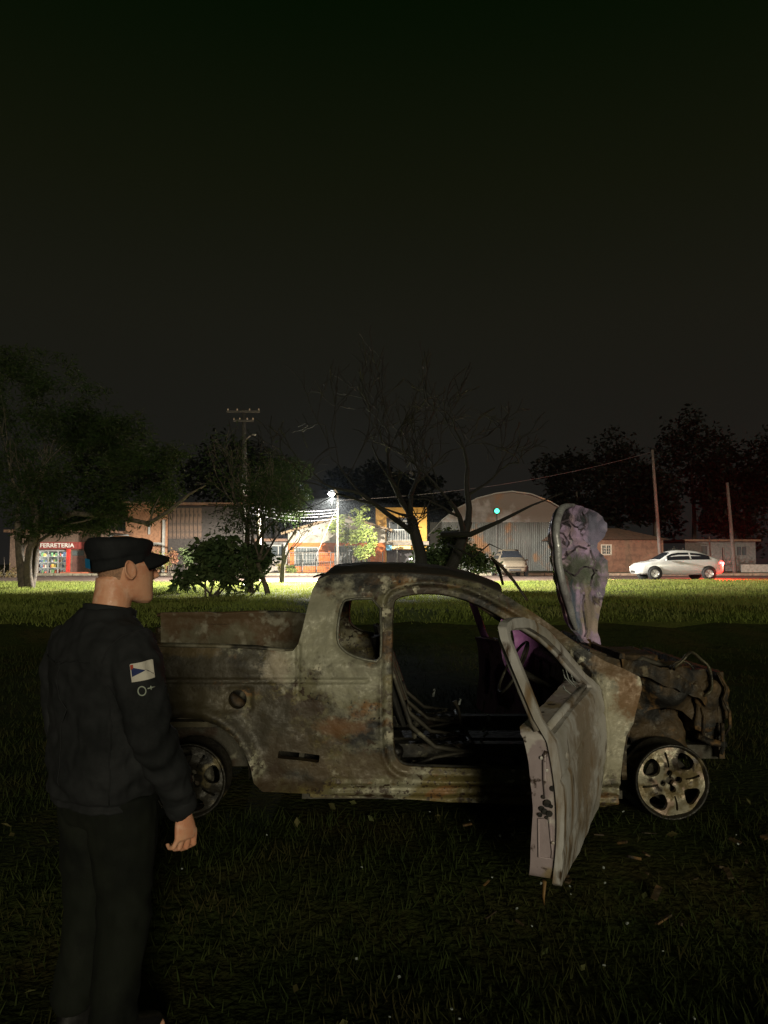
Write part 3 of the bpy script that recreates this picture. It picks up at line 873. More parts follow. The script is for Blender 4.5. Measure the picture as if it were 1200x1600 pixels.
mb.tube([(1.40, DN + .2, .84), (1.52, DN + .18, .78), (1.64, DN + .2, .80), (1.80, DN + .22, .72)], .008, 5)
mb.build('hose', INT_M, TROOT, True)
# inner wing panels with strut towers
def apron(sgn):
    yy = YC - sgn * (YC - DN - .20)
    lp = [(1.36, .30), (1.40, .84), (1.50, .85), (1.62, .80), (1.76, .72), (1.88, .66), (1.97, .58), (2.0, .46), (1.98, .36), (1.90, .40), (1.84, .50), (1.76, .57), (1.66, .60), (1.55, .57), (1.47, .50), (1.43, .40), (1.42, .30)]
    def fn(uv):
        P = np.c_[uv[:, 0], np.full(len(uv), yy), uv[:, 1]]
        P[:, 1] += fbm(P, 5, 3.0 * sgn) * .035
        r_ = np.hypot(uv[:, 0] - 1.66, uv[:, 1] - .74)
        P[:, 1] -= sgn * .10 / (1 + np.exp((r_ - .13) / .014))
        return P
    def fl(uv, P):
        B = P.copy(); B[:, 1] += sgn * .02; return B
    return panel('inner_wing', [lp], .014, fn, fl, RUST_M, TROOT, back=True)
apron(1); apron(-1)
# torn near wing edge: ragged strip over the wheel, headlamp bowl ring, front corner
wing = [(1.36, .90), (1.47, .885), (1.60, .84), (1.74, .78), (1.84, .72), (1.90, .64), (1.885, .60), (1.82, .655), (1.72, .70), (1.58, .765), (1.46, .80), (1.37, .82)]
def wing_fn(uv):
    P = np.c_[uv[:, 0], np.full(len(uv), DN + .07), uv[:, 1]]
    P[:, 1] += fbm(P, 6, 2.2) * .04 + .25 * np.clip(uv[:, 0] - 1.6, 0, 1); P[:, 2] += fbm(P, 9, 4.4) * .02
    return P
panel('torn_wing', [wing], .014, wing_fn, lambda uv, P: P + np.array([0, .015, 0]), RUST_M, TROOT, back=True)
mb = MB()
cx, cz = side_pt(1092, 1062)
pts = []
for a in np.linspace(R(-60), R(165), 16):
    pts.append((cx + .02 + .115 * math.cos(a), DN + .16 + .03 * math.sin(a * 2), cz - .01 + .135 * math.sin(a) + .012 * math.sin(a * 5)))
mb.tube(pts, [.010 + .006 * abs(math.sin(i)) for i in range(len(pts))], 6, flat=.6)
pts = [(cx - .02 + .085 * math.cos(a), DN + .21, cz - .02 + .10 * math.sin(a)) for a in np.linspace(R(-100), R(220), 16)]
mb.tube(pts, .009, 6, flat=.5)
mb.build('headlamp_bowl', layered('headlamp metal', (.10, .088, .055), [(SOOT, 12, .48, .62), ((.36, .35, .32), 30, .64, .70)], rough=.4, metal=.4, bump=.5), TROOT, True)
mb = MB()
mb.tube([pix(1122, 1050, DN + .15), pix(1136, 1075, DN + .13), pix(1130, 1092, DN + .13), pix(1140, 1112, DN + .12), pix(1141, 1135, DN + .12), pix(1132, 1150, DN + .13)], [.012, .018, .014, .018, .02, .012], 6, flat=.5)
mb.tube([pix(1090, 1150, DN + .15), pix(1110, 1160, DN + .14), pix(1134, 1163, DN + .13)], [.03, .034, .03], 7, flat=.6)
mb.tube([pix(1128, 1130, DN + .13), pix(1130, 1165, DN + .12), pix(1126, 1178, DN + .12)], .02, 6, flat=.6)
mb.tube([pix(1092, 1092, DN + .2), pix(1100, 1120, DN + .17), pix(1098, 1155, DN + .15)], .018, 6, flat=.6)
mb.build('front_corner', RUST_M, TROOT, True)
mb = MB()
mb.bx(1.96, 2.00, DN + .18, 2 * YC - DN - .18, .76, .80).bx(1.965, 1.995, DN + .18, 2 * YC - DN - .18, .30, .35)
for y in (DN + .2, YC - .2, YC + .2, 2 * YC - DN - .2):
    mb.bx(1.962, 1.998, y - .02, y + .02, .35, .76)
mb.build('radiator_support', RUST_M, TROOT)
MB().box((1.97, YC + .06, .40), (.06, 1.24, .11)).build('bumper_beam', RUST_M, TROOT)
mb = MB()
for y in (DN + .30, 2 * YC - DN - .30):
    mb.bx(1.25, 1.99, y - .04, y + .04, .28, .36)
mb.bx(-1.75, 1.3, YC - .46, YC - .38, .26, .34).bx(-1.75, 1.3, YC + .38, YC + .46, .26, .34)
mb.bx(-1.70, -.40, DN + .36, 2 * YC - DN - .36, .25, .49).bx(.0, 1.2, DN + .2, 2 * YC - DN - .2, .06, .098)
mb.tube([(arch_c[0], DN + .12, .22), (arch_c[0], 2 * YC - DN - .12, .22)], .04, 8)
mb.tube([(1.66, DN + .12, .22), (1.66, YC, .26), (1.66, 2 * YC - DN - .12, .22)], .03, 8)
mb.build('chassis_rail', INT_M, TROOT)
# wheel housings
def housing(cx_, sgn):
    y0 = YC - sgn * (YC - DN - .05)
    mb = MB()
    V = []; F = []
    n = 22
    for i in range(n + 1):
        a = R(-5) + R(190) * i / n
        for k in range(2):
            V.append((cx_ + .335 * math.cos(a), y0 + sgn * .30 * k, .24 + .33 * math.sin(a)))
    for i in range(n):
        F.append((2 * i, 2 * i + 1, 2 * i + 3, 2 * i + 2))
    nv = len(V)
    V += [(v[0] * 1 + (v[0] - cx_) * .04, v[1], v[2] + .012) for v in V]
    F += [(nv + q[0], nv + q[3], nv + q[2], nv + q[1]) for q in F]
    mb.add(V, F)
    yb_ = y0 + sgn * .30
    arc_ = [(cx_ + .335 * math.cos(R(-5) + R(190) * i / n), .24 + .33 * math.sin(R(-5) + R(190) * i / n)) for i in range(n + 1)]
    mb.add([(a, yb_, b) for a, b in arc_] + [(a, yb_ + sgn * .01, b) for a, b in arc_], [tuple(range(n + 1)), tuple(range(2 * n + 1, n, -1))])
    mb.build('wheel_housing', INT_M, TROOT, True)
housing(arch_c[0], 1); housing(arch_c[0], -1); 
# wheels: bare alloy discs, tyres burnt away
SOOT_SHADE_ALLOY = layered('soot and shade alloy', (.022, .019, .014), [((.15, .12, .06), 5, .58, .66), (SOOT, 5, .50, .6)], rough=.5, metal=.3, bump=.5, bscale=50)  # soot on the rims; on the near rear wheel also painted shade
def wheel(cx_, yf, sgn, turn, am=ALLOY_M):
    w = bpy.data.objects.new('wheel', None); C.objects.link(w); w.parent = TROOT
    w.location = Vector((cx_, yf, .212)) - TROOT.location
    Rr = .205
    rim_l = [(Rr * .93 * math.cos(a), Rr * .93 * math.sin(a)) for a in np.linspace(0, 2 * math.pi, 65)[:-1]]
    holes = []
    for k in range(4):
        a0 = turn + k * math.pi / 2
        f = lambda r_, a: (r_ * math.cos(a), r_ * math.sin(a))
        holes.append(smooth_loop([f(.085, a0 - .12), f(.085, a0 + .12), f(.130, a0 + .38), f(.172, a0 + .31), f(.178, a0), f(.172, a0 - .31), f(.130, a0 - .38)]))
        a1 = a0 + math.pi / 4
        holes.append([f(.078, a1 - .05), f(.078, a1 + .05), f(.165, a1 + .045), f(.165, a1 - .045)])
        holes.append([(.045 * math.cos(a1) + .019 * math.cos(b), .045 * math.sin(a1) + .019 * math.sin(b)) for b in np.linspace(0, 2 * math.pi, 11)[:-1]])
    holes.append([(.024 * math.cos(b), .024 * math.sin(b)) for b in np.linspace(0, 2 * math.pi, 15)[:-1]])
    def fn(uv):
        r_ = np.hypot(uv[:, 0], uv[:, 1])
        an = np.arctan2(uv[:, 1], uv[:, 0])
        y = .012 + .028 * np.clip(1 - r_ / .07, 0, 1) - .020 * np.exp(-((r_ - .11) / .04) ** 2) + .004 * np.cos(8 * (an - turn))
        return np.c_[uv[:, 0], sgn * y, uv[:, 1]] + np.array(w.location) + np.array(TROOT.location)
    panel('alloy_disc', [rim_l] + holes, .0075, fn, lambda uv, P: P + np.array([0, sgn * .03, 0]), am, w)
    c = (cx_, yf, .212)
    prof = [(.188, .012), (.196, -.006), (.205, -.012), (.210, -.006), (.211, .004), (.196, .012), (.186, .03), (.175, .10), (.188, .16), (.212, .17), (.213, .178), (.18, .176), (.168, .10), (.178, .03), (.188, .012)]
    MB().lathe([(a, sgn * b) for a, b in prof], c, 'Y', 48).build('rim_barrel', SOOT_SHADE_ALLOY, w, True)
    MB().lathe([(0, sgn * .075), (.125, sgn * .075), (.125, sgn * .095), (.06, sgn * .10), (.05, sgn * .16), (0, sgn * .16)], c, 'Y', 28).build('brake_disc', INT_M, w, True)
    return w
wheel(arch_c[0], DN + .035, 1, R(15), SOOT_SHADE_ALLOY)
wheel(1.622, DN + .015, 1, R(56)); wheel(arch_c[0], 2 * YC - DN - .035, -1, .3); wheel(1.622, 2 * YC - DN - .015, -1, .7)
# ------------------------------------------------------------------ street lamp and poles
POLE_M = plain('weathered pole', (.10, .095, .085), .8)
DPOLE_M = plain('dark wooden pole', (.022, .019, .016), .85)
lp = pix(518, 772, 37.0)
gz = .47
SL = empty('street_lamp', (lp.x + .10, 40.3, gz), 'lit street lamp with white glare on a slim pole before the orange house', 'street lamp')
MB().tube([(lp.x + .10, 40.3, gz), (lp.x + .10, 40.3, lp.z - .1)], [.08, .055], 10).build('pole', POLE_M, SL, True)
MB().tube([(lp.x + .10, 40.3, lp.z - .1), (lp.x + .10, 40.1, lp.z + .30), (lp.x + .05, 38.7, lp.z + .38), (lp.x, 37.0, lp.z + .17)], [.05, .045, .04, .04], 8).build('arm', POLE_M, SL, True)
mb = MB().lathe([(0, .22), (.08, .21), (.15, .15), (.20, .06), (.21, .0), (.19, .0), (.13, .12), (0, .16)], (lp.x, lp.y, lp.z), 'Z', 18)
mb.build('lamp_hood', POLE_M, SL, True)
MB().tube([(lp.x + .0045, lp.y + .15, lp.z + .20), (lp.x + .0045, lp.y + .15, lp.z - .55)], .014, 6).build('pole_shade_strut', POLE_M, SL, True)  # added strut that keeps the lamp's light off the pole
mb = MB().lathe([(.001, .10), (.08, .085), (.135, .03), (.14, -.02), (.115, -.075), (.06, -.105), (.001, -.115)], (lp.x, lp.y, lp.z), 'Z', 16)
mb.build('bulb', emit('lamp glare', (1.0, .93, .80), 700), SL, True)
ld = bpy.data.lights.new('lamp_light', 'SPOT'); ld.spot_size = R(171); ld.spot_blend = .10; ld.energy = 58000; ld.color = (1.0, .93, .80); ld.shadow_soft_size = .02
lo = bpy.data.objects.new('lamp_light', ld); C.objects.link(lo); lo.parent = SL; lo.location = Vector((lp.x, lp.y - .0, lp.z - .14)) - SL.location; lo.rotation_euler = (R(7), 0, 0)

bd = bpy.data.lights.new('bulb_light', 'POINT'); bd.energy = 900; bd.color = (.85, .93, 1.0); bd.shadow_soft_size = .12
bo_ = bpy.data.objects.new('bulb_light', bd); C.objects.link(bo_); bo_.parent = SL; bo_.location = Vector((lp.x, lp.y - .25, lp.z)) - SL.location

PORC_M = plain('porcelain', (.35, .25, .2), .3)
def pole(name, base, top, r0, r1, label, arms=(), group=None, mat=None, seg=4):
    p = empty(name, base, label, 'utility pole', group)
    b, t = Vector(base), Vector(top)
    MB().tube([b - Vector((0, 0, .05)), b.lerp(t, .5), t], [r0, (r0 + r1) / 2, r1], 10).build('shaft', mat or POLE_M, p, True)
    for (f, w) in arms:
        c = b.lerp(t, f)
        MB().bx(c.x - w, c.x + w, c.y - .20, c.y - .10, c.z - .05, c.z + .05).build('crossarm', DPOLE_M, p)
        for k in (-1, -.4, .4, 1):
            MB().lathe([(0, .0), (.05, .0), (.03, .05), (.045, .08), (0, .13)], (c.x + k * w * .92, c.y - .15, c.z + .05), 'Z', 8).build('insulator', PORC_M, p, True)
    return p
b = pix(1033, 872, 50); t_ = pix(1019, 703, 50)
pole('utility_pole', (b.x, 50.0, .58), t_, .13, .09, 'tall pale leaning pole above the white car', mat=POLE_M)
b = pix(1148, 882, 52); t_ = pix(1136, 754, 52)
pole('utility_pole', (b.x, 52.0, .58), t_, .14, .10, 'shorter grey pole right of the white car')
b = pix(1112, 880, 53); t_ = pix(1108, 838, 53)
pole('fence_post', (b.x, 53.0, .58), t_, .06, .05, 'thin low post behind the tail of the white car')
b = pix(1131, 880, 53.5); t_ = pix(1130, 855, 53.5)
pole('fence_post', (b.x, 53.5, .58), t_, .09, .08, 'short pale stump post beside the grey pole')
# left pole with crossarms and a transformer among the trees
b = pix(384, 900, 41); t_ = pix(381, 640, 41)
UP = pole('utility_pole', (b.x, 41.0, gz), t_, .16, .11, 'dark pole with crossarms and a transformer among the left trees', arms=((.985, .9), (.93, .55)), mat=DPOLE_M)
c = Vector((b.x, 41, gz)).lerp(t_, .52)
MB().lathe([(0, -.32), (.19, -.32), (.21, -.28), (.21, .26), (.17, .32), (0, .34)], (c.x + .05, c.y - .38, c.z), 'Z', 16).build('transformer', plain('transformer grey', (.42, .40, .42), .3, .3), UP, True)
c = Vector((b.x, 41, gz)).lerp(t_, .80)
MB().tube([c, c + Vector((.25, -.3, .25)), c + Vector((.55, -.7, .36)), c + Vector((.75, -.9, .30))], [.04, .035, .035, .05], 6).build('lamp_arm', POLE_M, UP, True)
# wires
def cable(name, a, b_, sag, r_, label, n=14, group='wires at the street lamp'):
    a, b_ = Vector(a), Vector(b_)
    pts = [a.lerp(b_, i / n) - Vector((0, 0, sag * 4 * (i / n) * (1 - i / n))) for i in range(n + 1)]
    w = MB().tube(pts, r_, 4).build(name, plain('wire', (.10, .10, .11), .5), None, True)
    return tag(w, label, 'wire', group)
for i, (z0, z1) in enumerate([(-.62, -.5), (-.80, -.66), (-.95, -.8), (-1.12, -1.0)]):
    cable('overhead_wire', (UP.location.x, 41, lp.z + z0 + .5), (lp.x + .10, 40.3, lp.z + z1), .28, .014, 'overhead wire strung from the street lamp pole to the dark pole')
cable('overhead_wire', (lp.x + .10, 40.3, lp.z - .05), pix(1019, 706, 50), .55, .012, 'single long wire from the street lamp towards the leaning pole', 24, None)
cable('guy_wire', (lp.x + .10, 40.3, lp.z - .30), (lp.x - 1.6, 41.5, gz + .1), 0.0, .012, 'slanting guy wire left of the street lamp', 2, None)

# slim post with a green light
gp = pix(776, 800, 49.4)
GP = empty('signal_post', (gp.x, 49.4, .58), 'slim post with a small green light before the metal shed', 'light post')
MB().tube([(gp.x, 49.4, .55), (gp.x, 49.4, gp.z + .05)], .05, 8).build('post', DPOLE_M, GP, True)
MB().bx(gp.x - .18, gp.x + .18, 49.28, 49.55, gp.z - .10, gp.z + .22).build('lamp_box', DPOLE_M, GP)
MB().lathe([(0, -.04), (.12, -.03), (.15, .0), (.15, .03)], (gp.x, 49.26, gp.z + .06), 'Y', 14).build('green_lens', emit('green signal', (.05, 1.0, .50), 5), GP, True)

# ------------------------------------------------------------------ buildings
def facade(x0, x1, z0, z1, y, openings, depth=.16):
    """front wall face at y with rectangular openings and their reveals, plus end faces"""
    xs = sorted({x0, x1, *[v for o_ in openings for v in o_[:2]]}); zs = sorted({z0, z1, *[v for o_ in openings for v in o_[2:4]]})
    V = []; F = []
    def q(a, b_, c, d):
        n = len(V); V.extend([a, b_, c, d]); F.append((n, n + 1, n + 2, n + 3))
    for i in range(len(xs) - 1):
        for j in range(len(zs) - 1):
            cx, cz = (xs[i] + xs[i + 1]) / 2, (zs[j] + zs[j + 1]) / 2
            if any(o_[0] < cx < o_[1] and o_[2] < cz < o_[3] for o_ in openings): continue
            q((xs[i], y, zs[j]), (xs[i + 1], y, zs[j]), (xs[i + 1], y, zs[j + 1]), (xs[i], y, zs[j + 1]))
    for (a, b_, c, d) in [o_[:4] for o_ in openings]:
        q((a, y, c), (a, y, d), (a, y + depth, d), (a, y + depth, c)); q((b_, y, d), (b_, y, c), (b_, y + depth, c), (b_, y + depth, d))
        q((a, y, d), (b_, y, d), (b_, y + depth, d), (a, y + depth, d)); q((b_, y, c), (a, y, c), (a, y + depth, c), (b_, y + depth, c))
    return V, F
def window(parent, x0, x1, z0, z1, y, frame_m, pane_m, cols=2, bars=0, rows=1, fr=.07):
    w = bpy.data.objects.new('window', None); C.objects.link(w); w.parent = parent
    mb = MB()
    mb.bx(x0 - fr, x0 + fr * .4, y - .03, y + .10, z0 - fr, z1 + fr).bx(x1 - fr * .4, x1 + fr, y - .03, y + .10, z0 - fr, z1 + fr)
    mb.bx(x0 + fr * .4, x1 - fr * .4, y - .03, y + .10, z1 - fr * .3, z1 + fr).bx(x0 + fr * .4, x1 - fr * .4, y - .05, y + .10, z0 - fr, z0 + fr * .4)
    for i in range(1, cols):
        xx = x0 + (x1 - x0) * i / cols
        mb.bx(xx - fr * .45, xx + fr * .45, y - .01, y + .09, z0 + fr * .4, z1 - fr * .3)
    mb.build('frame', frame_m, w)
    if bars:
        mb = MB()
        for i in range(1, bars):
            xx = x0 + (x1 - x0) * i / bars
            mb.bx(xx - .012, xx + .012, y + .012, y + .03, z0 + .03, z1 - .02)
        for f in (.33, .66):
            zz = z0 + (z1 - z0) * f
            mb.bx(x0 + .03, x1 - .03, y + .006, y + .011, zz - .012, zz + .012)
        mb.build('grille', frame_m, w)
    for i in range(cols):
        a = x0 + (x1 - x0) * i / cols; b_ = x0 + (x1 - x0) * (i + 1) / cols
        MB().bx(a + .01, b_ - .01, y + .105, y + .125, z0, z1).build('pane', pane_m, w)
    return w
PANE_M = glass('window glass', (.05, .06, .065), .12)
PANE2_M = glass('pale curtained glass', (.07, .085, .085), .2)
WHITE_M = plain('white paint', (.30, .295, .275), .6, var=.2)
ORANGE_M = layered('orange stucco', (.54, .145, .03), [((.46, .12, .025), 1.2, .45, .62), ((.19, .06, .02), 4, .58, .72)], rough=.85, bump=.4, bscale=30)
CREAM_M = layered('white gable stucco', (.42, .39, .33), [((.20, .185, .15), .9, .46, .64)], rough=.85, bump=.3, bscale=20)
TILE_M = layered('roof tile', (.16, .085, .05), [((.09, .05, .035), 4, .45, .6), ((.22, .14, .09), 9, .55, .7)], rough=.8, bump=.6, bscale=10)

def X(px_, Y): return (px_ - 600) / FPX * Y
def Z(py_, Y): return pix(600, py_, Y).z
Yh = 56.0; gb = .58
OH = empty('orange_house', (X(525, Yh), Yh, gb), 'single-storey orange house with a white gable and two white windows', 'house')
x0, x1 = X(451, Yh), X(602, Yh); zt = Z(848, Yh)
ow = [(X(461.5, Yh), X(496.5, Yh), Z(883, Yh), Z(856, Yh)), (X(524, Yh), X(562, Yh), Z(881, Yh), Z(854, Yh))]
V, F = facade(x0, x1, gb - .2, zt, Yh, ow)
n = len(V)
V += [(x0, Yh, gb - .2), (x0, Yh + 9, gb - .2), (x0, Yh + 9, zt), (x0, Yh, zt), (x1, Yh, gb - .2), (x1, Yh + 9, gb - .2), (x1, Yh + 9, zt), (x1, Yh, zt), ]
F += [(n, n + 3, n + 2, n + 1), (n + 4, n + 5, n + 6, n + 7), (n + 1, n + 2, n + 6, n + 5)]
mesh_obj('wall', V, F, ORANGE_M, OH)
zp = Z(808, Yh); xp = X(535, Yh)
zl, zr = Z(833, Yh), Z(828, Yh)
mb = MB()
mb.add([(x0 - .05, Yh - .02, zt), (x1, Yh - .02, zt), (x1, Yh - .02, zr), (xp, Yh - .02, zp), (x0 - .05, Yh - .02, zl), (x0 - .05, Yh + .2, zt), (x1, Yh + .2, zt), (x1, Yh + .2, zr), (xp, Yh + .2, zp), (x0 - .05, Yh + .2, zl)],
       [(0, 1, 2, 3, 4), (9, 8, 7, 6, 5), (0, 5, 6, 1), (1, 6, 7, 2), (2, 7, 8, 3), (3, 8, 9, 4), (4, 9, 5, 0)])
mb.build('gable', CREAM_M, OH)
mb = MB()
for (a, za, b_, zb) in [(x0 - .5, zl - .12, xp, zp + .02), (xp, zp + .02, x1 + .5, zr - .12)]:
    V = [(a, Yh - .45, za), (b_, Yh - .45, zb), (b_, Yh + 9.2, zb), (a, Yh + 9.2, za)]
    V += [(p[0], p[1], p[2] + .16) for p in V]
    mb.add(V, [(0, 3, 2, 1), (4, 5, 6, 7), (0, 1, 5, 4), (1, 2, 6, 5), (2, 3, 7, 6), (3, 0, 4, 7)])
mb.build('roof', plain('tan roof edge', (.30, .21, .12), .8), OH)
for o_ in ow:
    window(OH, *o_, Yh, WHITE_M, PANE2_M, 2, 8)
MB().bx(x0 - .32, x0 - .02, Yh - .32, Yh - .02, gb, zt).build('porch_pillar', WHITE_M, OH)
for (a, b_) in ((555, 564), (566, 575)):
    u = MB().bx(X(a, Yh), X(b_, Yh), Yh - .36, Yh - .06, Z(880, Yh), Z(874, Yh)).build('air_conditioner', WHITE_M, OH)
# wing with the grey front, left of the orange house
Yg = 57.0
GW = empty('grey_annex', (X(434, Yg), Yg, gb), 'low grey rendered house front with one window left of the orange house', 'house')
GREY_M = plain('grey render', (.13, .125, .12), .9)
gw_o = [(X(424, Yg), X(446, Yg), Z(869, Yg), Z(853, Yg))]
V, F = facade(X(405, Yg), X(450, Yg), gb - .2, Z(846, Yg), Yg, gw_o)
mesh_obj('wall', V, F, GREY_M, GW)
window(GW, *gw_o[0], Yg, WHITE_M, PANE_M, 2)
MB().bx(X(400, Yg), X(452, Yg), Yg - .5, Yg + 7, Z(846, Yg), Z(842, Yg)).build('roof', TILE_M, GW)
mb = MB()
mb.bx(X(418, Yg), X(449, Yg), Yg - 1.5, Yg - 1.35, gb - .1, Z(876, Yg - 1.4))
mb.build('garden_wall', plain('garden wall', (.32, .28, .24), .9), GW)
# fence before the orange house: each post and rail its own piece
FE = empty('wire_fence', (X(510, 54.6), 54.6, .58), 'thin metal railing on the pavement before the orange house', 'fence')
MET_M = plain('fence metal', (.16, .15, .13), .6, .3)
p0 = MB().bx(-.03, .03, -.03, .03, 0, 1.45).build('post', MET_M, FE, local=True)
pxs = [452, 473, 495, 517, 535, 556, 577, 598]
for i, px_ in enumerate(pxs):
    p = p0 if i == 0 else p0.copy()
    if i: C.objects.link(p); p.parent = FE
    p.location = (X(px_, 54.6) - FE.location.x, 0, 0)
for z_ in (.12, .75, 1.4):
    MB().bx(X(452, 54.6), X(598, 54.6), 54.585, 54.615, .58 + z_ - .015, .58 + z_ + .015).build('rail', MET_M, FE)
mb = MB()
for x in np.arange(X(453, 54.6), X(598, 54.6), .16):
    mb.bx(x - .006, x + .006, 54.59, 54.61, .72, 1.97)
o = mb.build('wire_mesh', MET_M, FE); tag(o, kind='stuff')

# yellow two-storey house with the balcony
Yy = 57.5
YELL_M = layered('yellow stucco', (.52, .29, .055), [((.45, .24, .045), 1.0, .46, .64), ((.18, .10, .03), 4, .6, .72)], rough=.85, bump=.3, bscale=20)
YH = empty('yellow_house', (X(625, Yy), Yy, gb), 'yellow two-storey house with a railed balcony above a dark doorway', 'house')
a, b_ = X(587, Yy), X(667, Yy); ztop = Z(793, Yy)
bal = (X(604, Yy), X(653, Yy), Z(845, Yy), Z(808, Yy)); gar = (X(604, Yy), X(656, Yy), gb - .1, Z(859, Yy))
V, F = facade(a, b_, gb - .2, ztop, Yy, [bal, gar], 1.6)
n = len(V)
V += [(a, Yy, gb - .2), (a, Yy + 9, gb - .2), (a, Yy + 9, ztop), (a, Yy, ztop), (b_, Yy, gb - .2), (b_, Yy + 9, gb - .2), (b_, Yy + 9, ztop), (b_, Yy, ztop)]
F += [(n, n + 3, n + 2, n + 1), (n + 4, n + 5, n + 6, n + 7), (n + 2, n + 3, n + 7, n + 6)]
mesh_obj('wall', V, F, YELL_M, YH)
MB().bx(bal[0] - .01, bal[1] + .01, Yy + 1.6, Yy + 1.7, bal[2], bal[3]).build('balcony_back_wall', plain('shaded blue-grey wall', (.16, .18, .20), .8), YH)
window(YH, bal[0] + .25, bal[1] - .25, bal[2] + .1, bal[3] - .25, Yy + 1.46, WHITE_M, PANE_M, 3)
MB().bx(gar[0] - .01, gar[1] + .01, Yy + 1.6, Yy + 1.7, gar[2], gar[3]).build('garage_back', plain('dark shutter', (.06, .05, .055), .7), YH)
MB().bx(a - .1, b_ + .1, Yy - .7, Yy + .0, Z(852, Yy), Z(846, Yy)).build('balcony_slab', plain('concrete edge', (.25, .22, .18), .85), YH)
mb = MB()
for x in np.arange(bal[0], bal[1] + .01, .13):
    mb.bx(x - .012, x + .012, Yy - .62, Yy - .60, Z(846, Yy), Z(829, Yy))
mb.bx(bal[0] - .02, bal[1] + .02, Yy - .64, Yy - .58, Z(829, Yy), Z(828, Yy) + .02)
mb.build('balcony_railing', plain('pale railing', (.45, .47, .45), .5), YH)
MB().bx(X(603, Yy), X(612, Yy), Yy - .76, Yy - .72, Z(860, Yy), Z(852, Yy)).build('sign', plain('blue sign board', (.02, .30, .55), .4), YH)
MB().bx(X(612.5, Yy), X(641, Yy), Yy - .76, Yy - .72, Z(858, Yy), Z(853, Yy)).build('sign', plain('yellow sign board', (.75, .50, .12), .4), YH)
MB().bx(X(619.5, Yy), X(621, Yy), Yy - .8, Yy - .7, gb, Z(852, Yy)).build('column', MET_M, YH)
mb = MB()
for i in range(7):
    z_ = gb + .18 * (i + 1)
    mb.bx(X(588, Yy), X(600, Yy), Yy - 2.2 + .27 * i, Yy - 1.95 + .27 * i, z_ - .05, z_)
mb.build('stair', WHITE_M, YH)

# arched metal shed
Ys = 63.0
SHED_M = layered('corrugated shed sheet', (.12, .123, .115), [((.085, .085, .08), (1.6, 1.6, .4), .45, .62), ((.22, .12, .06), (.9, .9, .6), .56, .68)], rough=.5, metal=.3, bump=.1)
SH = empty('metal_shed', (X(800, Ys), Ys, gb), 'large arched metal shed with corrugated front between yellow house and brick house', 'shed')
arc_px = [(668, 838), (690, 814), (715, 795), (745, 780), (775, 772), (800, 769), (830, 773), (860, 785), (890, 803), (915, 822), (930, 838)]
arc = [(X(p[0], Ys), Z(p[1], Ys)) for p in arc_px]
zc = Z(816, Ys)
# upper arched wall
loopA = [(arc[0][0], Z(838, Ys))] + arc[1:-1] + [(arc[-1][0], Z(838, Ys))]
def fnS(uv): return np.c_[uv[:, 0], np.full(len(uv), Ys), uv[:, 1]]
o = panel('gable_wall', [loopA], .12, fnS, lambda uv, P: P + np.array([0, .1, 0]), layered('rusty gable sheets', (.085, .072, .06), [((.12, .06, .024), (.35, .35, .3), .48, .6), ((.17, .17, .17), (.5, .5, .5), .52, .62)], rough=.6, metal=.2), SH, False)
# corrugated sheets of the front, each its own piece
nsh = 12
for i in range(nsh):
    xa = arc[0][0] + .2 + (arc[-1][0] - arc[0][0] - .4) * i / nsh; xb_ = arc[0][0] + .2 + (arc[-1][0] - arc[0][0] - .4) * (i + 1) / nsh - .01
    V = []; F = []
    ncor = 28
    for k in range(ncor + 1):
        x = xa + (xb_ - xa) * k / ncor
        y = Ys - .06 - .03 * math.sin(k * math.pi / 2) - .006 * i % .02
        V += [(x, y, gb), (x, y, zc)]
        if k: F.append((2 * k - 2, 2 * k, 2 * k + 1, 2 * k - 1))
    mesh_obj('corrugated_sheet', V, F, SHED_M, SH)
mb = MB()
for i in range(len(arc) - 1):
    (a, za), (b_, zb) = arc[i], arc[i + 1]
    V = [(a, Ys - .25, za), (b_, Ys - .25, zb), (b_, Ys + 20, zb), (a, Ys + 20, za)]
    V += [(p[0], p[1], p[2] + .1) for p in V]
    mb.add(V, [(0, 3, 2, 1), (4, 5, 6, 7), (0, 1, 5, 4), (2, 3, 7, 6)])
mb.build('roof', SHED_M, SH)

# brick house behind the bonnet
Yb = 58.0
BRK_M = layered('old brick', (.12, .060, .036), [((.08, .04, .024), 3, .45, .6), ((.15, .085, .053), 1.2, .52, .66)], rough=.9, bump=.6, bscale=18)
BH = empty('brick_house', (X(960, Yb), Yb, gb), 'low reddish brick house with a dark hipped roof left of the white car', 'house')
a, b_ = X(872, Yb), X(1036, Yb); zt = Z(842, Yb)
bo = [(X(940, Yb), X(954, Yb), Z(866, Yb), Z(852, Yb)), (X(890, Yb), X(906, Yb), Z(866, Yb), Z(852, Yb))]
V, F = facade(a, b_, gb - .2, zt, Yb, bo)
n = len(V)
V += [(b_, Yb, gb - .2), (b_, Yb + 8, gb - .2), (b_, Yb + 8, zt), (b_, Yb, zt)]
F += [(n, n + 1, n + 2, n + 3)]
mesh_obj('wall', V, F, BRK_M, BH)
for o_ in bo: window(BH, *o_, Yb, plain('pale wood frame', (.34, .30, .24), .7), PANE_M, 2, 4)
zr = Z(822, Yb)
MB().add([(a - .3, Yb - .4, zt - .06), (b_ + .4, Yb - .4, zt - .06), (b_ + .4, Yb + 8.4, zt - .06), (a - .3, Yb + 8.4, zt - .06), (a + 1, Yb + 4, zr), (b_ - 2.2, Yb + 4, zr)],
         [(0, 1, 5, 4), (1, 2, 5), (2, 3, 4, 5), (3, 0, 4), (3, 2, 1, 0)]).build('roof', TILE_M, BH)
